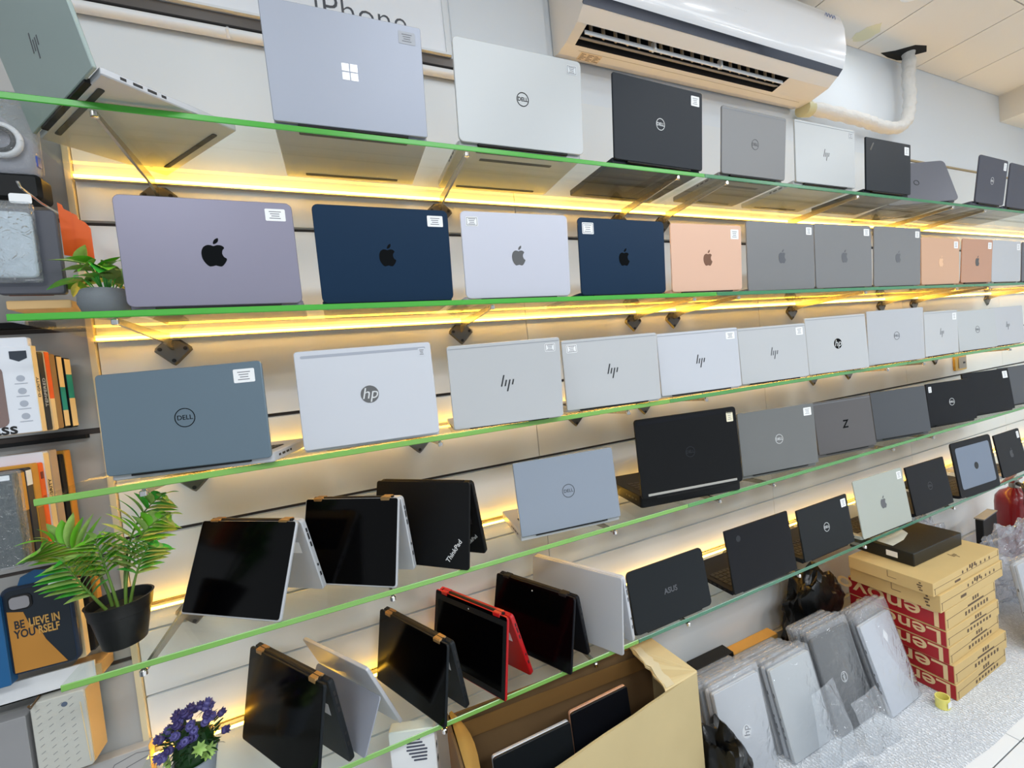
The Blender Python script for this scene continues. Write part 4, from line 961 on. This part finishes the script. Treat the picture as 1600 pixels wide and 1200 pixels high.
for k in range(6):
    a = -PI/2+r2.uniform(-1.6, 1.6); p = Vector((math.cos(a)*.042, math.sin(a)*.036, .078+r2.uniform(-.01, .03)))
    b = MB()
    for q in range(8):
        v, f = blade(.016, .0034, .002, 3); b.add(v, f, R(2*PI*q/8, 'Z') @ R(.6, 'X'))
    o = b.obj('leaf_rosette', M_leaf, t); o.matrix_local = Matrix.Translation(p) @ Vector((math.cos(a), math.sin(a), .5)).to_track_quat('Z', 'Y').to_matrix().to_4x4()

# ------------------------------------------------------------------ goods on the floor
MT = FL+.006
b = MB(); n = 60; m_ = 22
vs = []; fs = []
x0, x1, yb = -.5, 3.4, -.015
for i in range(n+1):
    for j in range(m_+1):
        x = x0+(x1-x0)*i/n; yf = -.605+.003*math.sin(x*9)+.002*math.sin(x*23+1)
        y = yf+(yb-yf)*j/m_
        vs.append((x, y, .006+.0016*math.sin(x*37+y*11)*math.sin(y*41) if 0 < j else .0005))
for i in range(n):
    for j in range(m_): a = i*(m_+1)+j; fs.append((a, a+m_+1, a+m_+2, a+1))
b.add(vs, fs)
M_mat = mat('white_woven_cloth', (226, 230, 236), .95, spec=.1)
nt = M_mat.node_tree; bs = nt.nodes['Principled BSDF']
tc = nt.nodes.new('ShaderNodeTexCoord'); wv = nt.nodes.new('ShaderNodeTexWave'); wv.inputs['Scale'].default_value = 26; wv.inputs['Distortion'].default_value = 6; wv.inputs['Detail'].default_value = 3; wv.inputs['Detail Scale'].default_value = 5
bp = nt.nodes.new('ShaderNodeBump'); bp.inputs['Strength'].default_value = .8; bp.inputs['Distance'].default_value = .004
rp = nt.nodes.new('ShaderNodeMapRange'); rp.inputs[3].default_value = .72; rp.inputs[4].default_value = 1.0
hv = nt.nodes.new('ShaderNodeMix'); hv.data_type = 'RGBA'; hv.blend_type = 'MULTIPLY'; hv.inputs[0].default_value = 1; hv.inputs[6].default_value = (*lin((232, 236, 242)), 1)
nt.links.new(tc.outputs['Object'], wv.inputs['Vector']); nt.links.new(wv.outputs['Fac'], bp.inputs['Height']); nt.links.new(bp.outputs[0], bs.inputs['Normal'])
nt.links.new(wv.outputs['Fac'], rp.inputs[0]); nt.links.new(rp.outputs[0], hv.inputs[7]); nt.links.new(hv.outputs[2], bs.inputs['Base Color'])
tag(b.obj('floor_cloth', M_mat, None, 60, (0, 0, FL)), 'white woven cloth spread on the tiles along the wall', 'cloth')

M_card = mat('corrugated_card', (188, 170, 126), .8, vary=.08, vscale=8); M_cardin = mat('card_inside_shade', (112, 86, 54), .85, vary=.15, vscale=10); M_card2 = mat('ochre_carton', (202, 174, 118), .7, vary=.05, vscale=10)  # inside colour is darkened for the shade in the deep carton
# torn open carton
ZR = -.88
t = thing('open_carton', 'large torn open cardboard carton with laptops inside, below the lowest shelf', 'carton', (0, 0, MT+.001))
H = ZR-MT
BL, BR, FR, FLc = (.175, -.165), (.815, -.205), (.825, -.384), (.165, -.462)
def wallq(name, p, q, m, h0=0, h1=H, th=.006, zig=0):
    d = Vector((q[0]-p[0], q[1]-p[1], 0)); L = d.length; d.normalize(); nrm = Vector((-d.y, d.x, 0))
    b = MB(); k = 14; top = [h1+(rnd.uniform(-zig, zig) if zig else 0) for i in range(k+1)]
    for i in range(k):
        a = Vector((p[0], p[1], 0))+d*L*i/k; c = Vector((p[0], p[1], 0))+d*L*(i+1)/k
        vs = [a+Vector((0, 0, h0)), c+Vector((0, 0, h0)), c+nrm*th+Vector((0, 0, h0)), a+nrm*th+Vector((0, 0, h0)),
              a+Vector((0, 0, top[i])), c+Vector((0, 0, top[i+1])), c+nrm*th+Vector((0, 0, top[i+1])), a+nrm*th+Vector((0, 0, top[i]))]
        b.add(vs, [(0, 3, 2, 1), (4, 5, 6, 7), (0, 1, 5, 4), (2, 3, 7, 6)] + ([(3, 0, 4, 7)] if i == 0 else []) + ([(1, 2, 6, 5)] if i == k-1 else []))
    return b.obj(name, m, t)
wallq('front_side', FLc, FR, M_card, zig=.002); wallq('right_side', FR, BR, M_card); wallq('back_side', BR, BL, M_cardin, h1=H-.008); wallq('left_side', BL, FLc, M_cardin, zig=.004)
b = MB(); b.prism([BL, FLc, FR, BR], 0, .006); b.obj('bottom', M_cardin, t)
# right flap folded inwards with a ragged torn edge
inner = []
for i in range(15):
    q = i/14; inner.append((.735+(.706-.735)*q+rnd.uniform(-.005, .005), -.212+(-.396+.212)*q))
b = MB(); outl = [(BR[0], BR[1]), (FR[0], FR[1])] + inner[::-1]
k = len(outl); zs = [H, H] + [H+.004+.003*math.sin(i*.9) for i in range(15)]
b.add([(x, y, z) for (x, y), z in zip(outl, zs)]+[(x, y, z+.006) for (x, y), z in zip(outl, zs)], [tuple(range(k))[::-1], tuple(range(k, 2*k))]+[(i, (i+1) % k, k+(i+1) % k, k+i) for i in range(k)])
b.obj('folded_flap', mat('flap_card', (222, 200, 150), .75, vary=.06, vscale=14), t)
b = MB(); tp = [(x+.002+rnd.uniform(0, .004), y) for x, y in inner[2:]] + [(x+.030+rnd.uniform(-.003, .003), y) for x, y in inner[2:]][::-1]
k = len(tp); b.add([(x, y, H+.0125) for x, y in tp], [tuple(range(k))]); b.obj('peeled_paper_edge', mat('peeled_paper', (226, 212, 176), .85), t)
# left flap standing and curling
b = MB(); vs = []; fs = []
for i in range(11):
    q = i/10; bx = BL[0]+(FLc[0]-BL[0])*q; by = BL[1]+(FLc[1]-BL[1])*q
    for j in range(5):
        s_ = j/4; vs.append((bx+.01+s_*.030+.012*math.sin(q*5)*s_, by+.005*math.sin(j*2+q*4), H-.004+.012*s_-.05*s_*s_+.010*math.sin(q*6)*s_))
for i in range(10):
    for j in range(4): a = i*5+j; fs.append((a, a+1, a+6, a+5))
b.add(vs, fs); b.obj('curled_flap', mat('flap_card_lit_through', (176, 140, 72), .7), t, 60)  # light shining through the flap is put into its yellowish colour
b = MB(); b.box(.2, .80, -.001, .0006, H-.075, H-.03, Matrix.Translation((0, -.1700, 0)) @ R(-.062, 'Z')); b.obj('packing_tape', mat('brown_tape', (128, 96, 56), .3), t)

def closed_laptop(label, x, y, rz, tilt, w_, h_, col, z=MT+.0008, emblem=None, film=False, group=None, lift=0, name='laptop', th=.017, rim=None):
    """a shut laptop standing on an edge, lid to the viewer, leaning back by tilt"""
    t = thing(name, label, 'laptop', (x, y, z), rz, group)
    rot = (-tilt, 0, 0)
    b = MB(); b.rslab(w_, h_, .007, th*.40, .0014, T(0, th*.40, h_/2+.003) @ FACE); l = b.obj('lid', cmat(col), t, 30, None, rot)
    b = MB(); b.rslab(w_, h_, .007, th*.56, .0020, T(0, th, h_/2+.003) @ FACE); b.obj('base', cmat(rim or col), t, 30, None, rot)
    b = MB()
    for s_ in (-1, 1):
        for z_, l_ in ((.25, .010), (.33, .014), (.45, .008), (.70, .012)): b.box(s_*w_/2-.0004, s_*w_/2+.0004, th*.62, th*.82, h_*z_, h_*z_+l_)
    b.obj('port_row', M_ink, t, None, None, rot)
    if emblem:
        kind, cc = emblem; c = T(0, -.0002, h_*.52); m = LOGOM[cc]
        if kind == 'hp':
            link('emblem_disc', disc_mesh(.019, m), l, M=c); put_text('emblem_letters', 'hp', .032, LOGOM['mid'], l, c @ T(0, -.0004, 0) @ FACE @ R(PI/2, 'Z'), shear=.25)
        elif kind == 'ring':
            link('emblem_ring', ring_mesh(.0165, .0018, m), l, M=c); put_text('emblem_letters', 'DELL', .0125, m, l, c @ FACE @ R(PI/2, 'Z'), bold=.0002)
        elif kind == 'slash': link('emblem', slash_mesh(.05, m), l, M=c)
        elif kind == 'label':
            b = MB(); b.prism([(-.016, 0), (0, -.022), (.014, 0), (0, .022)], 0, .0003, T(.022, -.0003, h_*.78) @ FACE); b.obj('label', M_stick, l)
    if film:
        e = film if isinstance(film, float) else .02
        g = MB(); g.rslab(w_+.010, h_+e, .008, th+.0026, .003, T(0, th+.0013, (h_+e)/2+.0005) @ FACE); g.obj('plastic_sleeve', M_sleeve, t, 60, None, rot)
    return t
M_sleeve = sheer('plastic_sleeve', (.96, .975, .99), .09, 1.5, .16, milk=(244, 247, 252), bump=.45, bscale=20)
# in the carton
closed_laptop('silver-edged laptop standing in the torn carton, leaning to its back', .362, -.338, 0.0, .10, .215, .405, 'char', z=MT+.008, rim='silver')
closed_laptop('black laptop with bronze edge in the torn carton, next to the folded flap', .568, -.330, .02, .09, .185, .420, 'ink', z=MT+.008, rim='copper')
closed_laptop('black laptop standing nearest the front inside the torn carton', .500, -.372, -.03, .04, .20, .31, 'jet', z=MT+.008, rim='silver')
closed_laptop('black laptop at the dark left end inside the torn carton', .275, -.385, -.06, .03, .15, .30, 'jet', z=MT+.008)
# four rows of bagged laptops leaning back toward the wall
W1 = 'laptops in clear sleeves left of the box stack'
def row(n, x, y, rz, tilt, w_, h_, cols, labels, emblem, film, dy=.0212, th=.015, drop=.007):
    for k in range(n):
        cl = cols[min(k, len(cols)-1)]
        closed_laptop(labels[0] if k == 0 else labels[1].format(['second', 'third', 'fourth', 'fifth', 'sixth', 'seventh'][k-1]), x+(.004*math.sin(k*2.1) if k else 0)-.004*k, y+k*(dy/math.cos(tilt)), rz, tilt, w_, h_+(.003*math.sin(k*1.7) if k else 0)-drop*k, cl, emblem=emblem if k == 0 else None, film=film, group=W1, th=th)
row(5, 1.058, -.352, 0.0, .17, .196, .290, ['silver', 'white', 'slate', 'silver', 'char', 'grey'], ['bagged silver laptop with pale round emblem, frontmost beside the torn carton', 'bagged laptop in the row beside the torn carton, {} from its front'], ('hp', 'sil'), .03)
row(6, 1.311, -.368, 0.0, .245, .198, .272, ['pearl', 'silver', 'grey', 'silver', 'white', 'grey', 'silver'], ['milky wrapped pale laptop, frontmost of the second leaning row', 'bagged laptop in the second leaning row, {} from its front'], None, .025)
row(4, 1.528, -.380, 0.0, .25, .200, .300, ['char', 'ink', 'char', 'jet'], ['bagged black laptop with pale ring emblem leaning in the third row', 'bagged black laptop in the third leaning row, {} from its front'], ('ring', 'wht'), .03, drop=.003)
row(3, 1.752, -.415, .03, .29, .196, .292, ['white', 'slate', 'jet'], ['bagged pale silver laptop with a white diamond label, nearest the box stack', 'bagged laptop in the row nearest the box stack, {} from its front'], ('label', 'wht'), .05)
# flat carton and black box standing at the wall behind them
t = thing('flat_carton', 'flat kraft carton with black stroke emblem standing against the wall behind the bagged laptops', 'box', (1.440, -.075, MT))
b = MB(); b.rslab(.25, .148, .003, .045, .001, T(0, .045, .074) @ FACE); b.obj('carton', mat('amber_kraft', (196, 150, 74), .7, vary=.06, vscale=15), t)
link('emblem', slash_mesh(.03, M_ink), t, M=T(.02, -.0002, .128) @ R(0, 'Y'))
t = thing('flat_box', 'flat black box standing against the wall behind the first bagged row', 'box', (1.205, -.085, MT))
b = MB(); b.rslab(.19, .172, .003, .05, .001, T(0, .05, .086) @ FACE); b.obj('carton', M_black, t)
b = MB(); b.tube([(.02, -.0004, .15), (.03, -.0004, .162), (.045, -.0004, .150), (.035, -.0004, .142)], .0006, 5); b.obj('thin_mark', M_print, t)

# crumpled bags and sheets
def crumple(name, label, cat, loc, sx, sy, sz, m, seed, amp=.25, sub=4):
    bm = bmesh.new(); bmesh.ops.create_icosphere(bm, subdivisions=sub, radius=1.0)
    from mathutils import noise
    for v in bm.verts:
        p = v.co.copy(); q = p*2.2+Vector((seed*3.1, seed, 0))
        d = 1+amp*(noise.noise(q)*1.2+abs(noise.noise(q*2.3))*.9-.3)
        v.co = Vector((p.x*d*sx, p.y*d*sy, max(-1, p.z*d)*sz+sz))
    me = bpy.data.meshes.new(name); bm.to_mesh(me); bm.free(); me.materials.append(m)
    me.polygons.foreach_set('use_smooth', [True]*len(me.polygons)); me.set_sharp_from_angle(angle=math.radians(40))
    return tag(link(name, me, None, loc), label, cat)
M_bag = mat('black_bin_liner', (7, 9, 11), .28, spec=.4, bump=.4, bscale=22)
crumple('plastic_bag', 'crumpled glossy black bag squeezed between the torn carton and the bagged laptops', 'bag', (.895, -.390, MT), .060, .085, .140, M_bag, 3, .3)
crumple('plastic_bag', 'big crumpled black bag behind the bagged laptops, by the box stack', 'bag', (1.735, -.118, MT), .155, .082, .190, M_bag, 5, .28)
M_heap = sheer('crumpled_clear_plastic', (.90, .92, .95), .07, 1.5, .22, milk=(214, 218, 228), bump=1.0, bscale=18)
crumple('plastic_heap', 'large heap of crumpled clear plastic beside the box stack and the extinguisher', 'plastic', (2.92, -.335, MT), .27, .10, .17, M_heap, 9, .32, 5)
crumple('plastic_heap', 'smaller crumpled clear plastic lump behind the top of the box stack', 'plastic', (2.66, -.10, MT), .16, .07, .19, M_heap, 12, .3)
def sheet(label, P00, P10, P01, P11, bulge, seed, m, n=22):
    from mathutils import noise
    vs = []; fs = []
    P00, P10, P01, P11 = map(Vector, (P00, P10, P01, P11)); nr = (P10-P00).cross(P01-P00).normalized()
    if nr.y > 0.3 or nr.z < -.3: nr = -nr
    for i in range(n+1):
        for j in range(n+1):
            u, v = i/n, j/n; p = P00*(1-u)*(1-v)+P10*u*(1-v)+P01*(1-u)*v+P11*u*v
            h = noise.noise(Vector((u*3+seed, v*3, seed)))*.7+noise.noise(Vector((u*8, v*8+seed, 1)))*.3
            vs.append(p+nr*(bulge*(h+.55)*min(1, 4*u*(1-u)+.25)*min(1, 4*v*(1-v)+.25)))
    for i in range(n):
        for j in range(n): a = i*(n+1)+j; fs.append((a, a+n+1, a+n+2, a+1))
    b = MB(); b.add(vs, fs); return tag(b.obj('plastic_sheet', m, None, 50), label, 'plastic')
M_sheet = sheer('thin_clear_sheet', (.95, .965, .98), .09, 1.5, .20, milk=(226, 232, 240), bump=.8, bscale=24)
sheet('clear plastic sheet lying on the white cloth in front of the bagged laptops', (1.05, -.560, MT+.002), (1.41, -.565, MT+.002), (1.12, -.440, MT+.002), (1.40, -.450, MT+.002), .03, 2, M_sheet)
sheet('clear empty bag leaning on the bagged black laptop', (1.44, -.462, MT+.002), (1.60, -.468, MT+.002), (1.43, -.412, MT+.145), (1.575, -.410, MT+.15), .025, 4, M_sheet)
sheet('clear loose bag draped over the milky wrapped laptop', (1.24, -.430, MT+.002), (1.43, -.432, MT+.002), (1.30, -.372, MT+.20), (1.425, -.365, MT+.205), .03, 7, M_sheet)

# stack of seven laptop cartons with a black box on top
M_red = mat('red_print', (166, 26, 34), .5); M_let = mat('cream_letters', (228, 200, 150), .6); M_mk = mat('brown_stamp', (92, 72, 52), .7)
ST = [(1.918, -.482, .390, .31, .057), (1.921, -.478, .390, .31, .068), (1.915, -.470, .385, .31, .063), (1.914, -.466, .388, .31, .059), (1.918, -.464, .385, .31, .073), (1.893, -.462, .475, .285, .064), (1.868, -.455, .490, .268, .049)]
z = MT+.0006
nm7 = ['lowest', 'second from the bottom', 'third from the bottom', 'fourth from the bottom', 'fifth from the bottom']
for k, (x, y, w_, d, h) in enumerate(ST):
    red = k < 5
    lab = f'kraft laptop carton with red lettered end, {nm7[k]} in the stack' if red else ['kraft carton with black marks under the topmost carton of the stack', 'topmost kraft carton of the stack, right under the black box'][k-5]
    t = thing('laptop_carton', lab, 'box', (x, y, z), [.012, -.008, .01, -.006, .008, .0, -.006][k], 'laptop cartons in the stack')
    hh = h-.001
    b = MB(); b.rslab(w_, d, .002, hh, .0008, T(w_/2, d/2, 0)); b.obj('carton', M_card2, t)
    b = MB(); b.box(.004, w_-.004, -.0004, .0004, hh*.52, hh*.54); b.box(.010, .012, -.0006, .0004, hh*.1, hh*.55); b.box(w_-.012, w_-.010, -.0006, .0004, hh*.45, hh*.95); b.obj('flap_slits', M_mk, t)
    if red:
        b = MB(); b.box(-.0008, .0006, .003, d-.003, .002, hh-.002); pr = b.obj('red_end_print', M_red, t)
        put_text('end_lettering', 'Lenovo', .078*h/.065, M_let, pr, T(-.0012, .012, hh*.52) @ Matrix(((0, 0, -1, 0), (1, 0, 0, 0), (0, -1, 0, 0), (0, 0, 0, 1))) @ Matrix.Diagonal((1.3, 1, 1, 1)), align='LEFT', bold=.0008)
    else:
        b = MB()
        for i in range(4): b.box(-.0006, .0004, .030+.004*(i % 2), .040+.003*(i % 3), hh*(.16+.18*i), hh*(.26+.18*i))
        b.box(-.0006, .0004, d*.50, d*.50+.0015, hh*.42, hh*.9); b.box(-.0006, .0004, d*.40, d*.50, hh*.40, hh*.43)
        b.obj('end_marks', M_mk, t)
        b = MB()
        for i in range(7): b.prism([(.012*math.cos(a*PI/3)*.45, .012*math.sin(a*PI/3)*.55) for a in range(6)], 0, .0004, T(w_*.42+.034*i, -.0002, hh*.70) @ FACE)
        stuff(b.obj('symbol_print', M_mk, t))
    b = MB()
    for i in range(3): b.box(w_*.52+.018*i, w_*.52+.018*i+.011, -.0006, .0002, hh*.72, hh*.72+.013)
    if red:
        b.box(w_*.42, w_*.74, -.0006, .0002, hh*.55, hh*.62)
        for i in range(8): b.box(w_*.36+.024*i, w_*.36+.024*i+.012, -.0006, .0002, hh*.16+.001*(i % 3), hh*.36)
    else:
        b.box(w_*.30, w_*.30+.04, -.0006, .0002, hh*.18, hh*.34)
    b.obj('stamped_marks', M_mk, t)
    if k == 6: link('emblem', slash_mesh(.035, M_mk), t, M=T(w_*.62, .060, hh+.0004) @ R(-PI/2, 'X'))
    z += h
t = thing('flat_box', 'flat black box with a white sheet on it, on top of the carton stack', 'box', (1.956, -.366, z), -.02)
b = MB(); b.rslab(.345, .222, .004, .050, .0015, T(.1725, .111, 0)); b.obj('carton', mat('black_card', (14, 17, 17), .45, bump=.05, bscale=300), t)
b = MB(); b.add([(.02, .075, .0505), (.11, .082, .0505), (.19, .105, .0505), (.23, .155, .0508), (.14, .200, .0505), (.03, .205, .0505)], [(0, 1, 2, 3, 4, 5)]); sh = b.obj('paper_sheet', mat('marble_paper', (206, 208, 196), .4, vary=.18, vscale=25), t)
b = MB(); b.box(.24, .32, .140, .146, .0502, .0506); b.box(.25, .31, .152, .158, .0502, .0506); b.obj('gold_print', mat('gold_print', (110, 84, 40), .4), t)
b = MB(); b.prism(rrect(.038, .022, .001, 2), 0, .0004, T(.0, 0, 0) @ Matrix(((0, 0, -1, -.0002), (1, 0, 0, .070), (0, 1, 0, .026), (0, 0, 0, 1)))); b.obj('paper_label', M_stick, t)
# roll of yellow labels
t = thing('label_roll', 'small roll of yellow sticky labels on the cloth at the foot of the carton stack', 'roll', (1.852, -.468, MT+.001))
b = MB(); nseg = 24; vs = []
for r_, z_ in ((.024, 0), (.024, .036), (.0205, .036), (.0205, 0)):
    for i in range(nseg): vs.append((r_*math.cos(2*PI*i/nseg), r_*.8*math.sin(2*PI*i/nseg), z_))
b.add(vs, [(q*nseg+i, q*nseg+(i+1) % nseg, ((q+1) % 4)*nseg+(i+1) % nseg, ((q+1) % 4)*nseg+i) for q in range(4) for i in range(nseg)]); b.obj('roll_body', mat('pale_yellow', (232, 222, 120), .5), t, 40)
b = MB(); b.prism(rrect(.022, .020, .001, 2), 0, .0006, T(-.002, -.0194, .018) @ FACE); b.obj('white_label', M_stick, t)
# silver bagged machine right of the stack, tray and extinguisher behind
closed_laptop('silver bagged machine with dark blue marks standing right of the carton stack', 2.615, -.535, -.03, .15, .34, .345, 'silver', emblem=None, film=.02, th=.022)
o = [q for q in SCN.objects if q.name.startswith('laptop') and q.parent is None][-1]
lidp = [c for c in o.children if c.name.startswith('lid')][0]
link('emblem', slash_mesh(.045, mat('blue_mark_ink', (30, 40, 110), .5)), lidp, M=T(-.125, -.0003, .14))
t = thing('black_tray', 'black tray standing on the floor in front of the fire extinguisher', 'tray', (3.14, -.17, MT), .08)
b = MB(); b.rslab(.20, .30, .006, .03, .003, T(0, .03, .15) @ FACE); b.obj('tray_body', M_dark, t)
b = MB(); b.box(-.10, .10, -.004, .034, .30, .306); b.obj('rim', mat('tray_rim_grey', (120, 122, 122), .4), t)
t = thing('fire_extinguisher', 'dark red fire extinguisher with black hose behind the plastic heap', 'extinguisher', (3.455, -.165, MT))
M_fire = mat('extinguisher_red', (122, 12, 20), .3, coat=.4)
b = MB(); b.lathe([(.074, 0), (.080, .010), (.080, .300), (.076, .335), (.058, .365), (.030, .382), (.024, .390)], 32); b.obj('cylinder', M_fire, t, 50)
b = MB(); b.lathe([(.020, .388), (.022, .395), (.020, .43), (.012, .445)], 16); b.obj('valve', mat('valve_metal', (150, 146, 140), .3, .9), t, 40)
b = MB(); b.box(-.05, .10, -.010, .010, .452, .458, R(-.20, 'Y')); b.box(-.02, .10, -.010, .010, .425, .431, R(-.05, 'Y')); b.obj('lever', M_fire, t)
b = MB(); b.tube([(-.01, -.02, .415), (-.05, -.05, .42), (-.10, -.075, .40), (-.135, -.085, .34), (-.145, -.085, .27), (-.14, -.08, .20), (-.12, -.075, .10)], .0115, 10); b.obj('hose', mat('hose_black', (16, 17, 18), .45), t, 60)
b = MB(); b.lathe([(.004, 0), (.016, .004), (.016, .012), (.004, .014)], 14, T(.03, -.024, .41) @ FACE); b.obj('gauge', M_chrome, t, 40)

# vented white unit on a black case, left of the torn carton
t = thing('storage_case', 'black case on the floor left of the torn carton', 'case', (.085, -.215, MT), -.35)
b = MB(); b.rslab(.13, .085, .006, .215, .003, T(0, 0, .0)); b.obj('case_body', M_dark, t)
b = MB(); b.box(-.05, .05, -.0440, -.0425, .185, .190); b.obj('seam', M_print, t)
t = thing('vented_unit', 'white vented electronic unit standing under the lowest shelf beside the torn carton', 'device', (.085, -.215, MT+.2155), -.35)
b = MB(); b.rslab(.108, .295, .006, .030, .002, T(0, .015, .1475) @ FACE); b.obj('housing', M_white, t, 30)
b = MB()
for i in range(7):
    b.rslab(.050-.006*abs(i-3), .0045, .0022, .0006, .0002, T(.004+.002*i, -.0152, .272-.0085*i) @ FACE)
b.obj('vent_slots', mat('slot_dark', (72, 76, 92), .6), t)
b = MB(); b.rslab(.084, .030, .002, .0006, .0002, T(.002, -.0152, .135) @ FACE); b.obj('grey_label', mat('label_grey', (150, 150, 148), .5), t)
b = MB(); b.rslab(.096, .05, .002, .0008, .0002, T(.003, -.0152, .060) @ FACE); b.obj('dark_panel', mat('panel_dark', (70, 70, 72), .5), t)
b = MB()
for z_ in (.16, .20, .235): b.box(.0538, .0546, -.006, .004, z_, z_+.012)
b.obj('side_ports', M_ink, t)

# ------------------------------------------------------------------ lift everything so that the floor is at zero
for o in list(SCN.objects):
    if o.parent is None:
        if o.type == 'CAMERA':
            mw = o.matrix_world.copy(); mw.translation.z += -FL; o.matrix_world = mw
        else: o.location.z += -FL
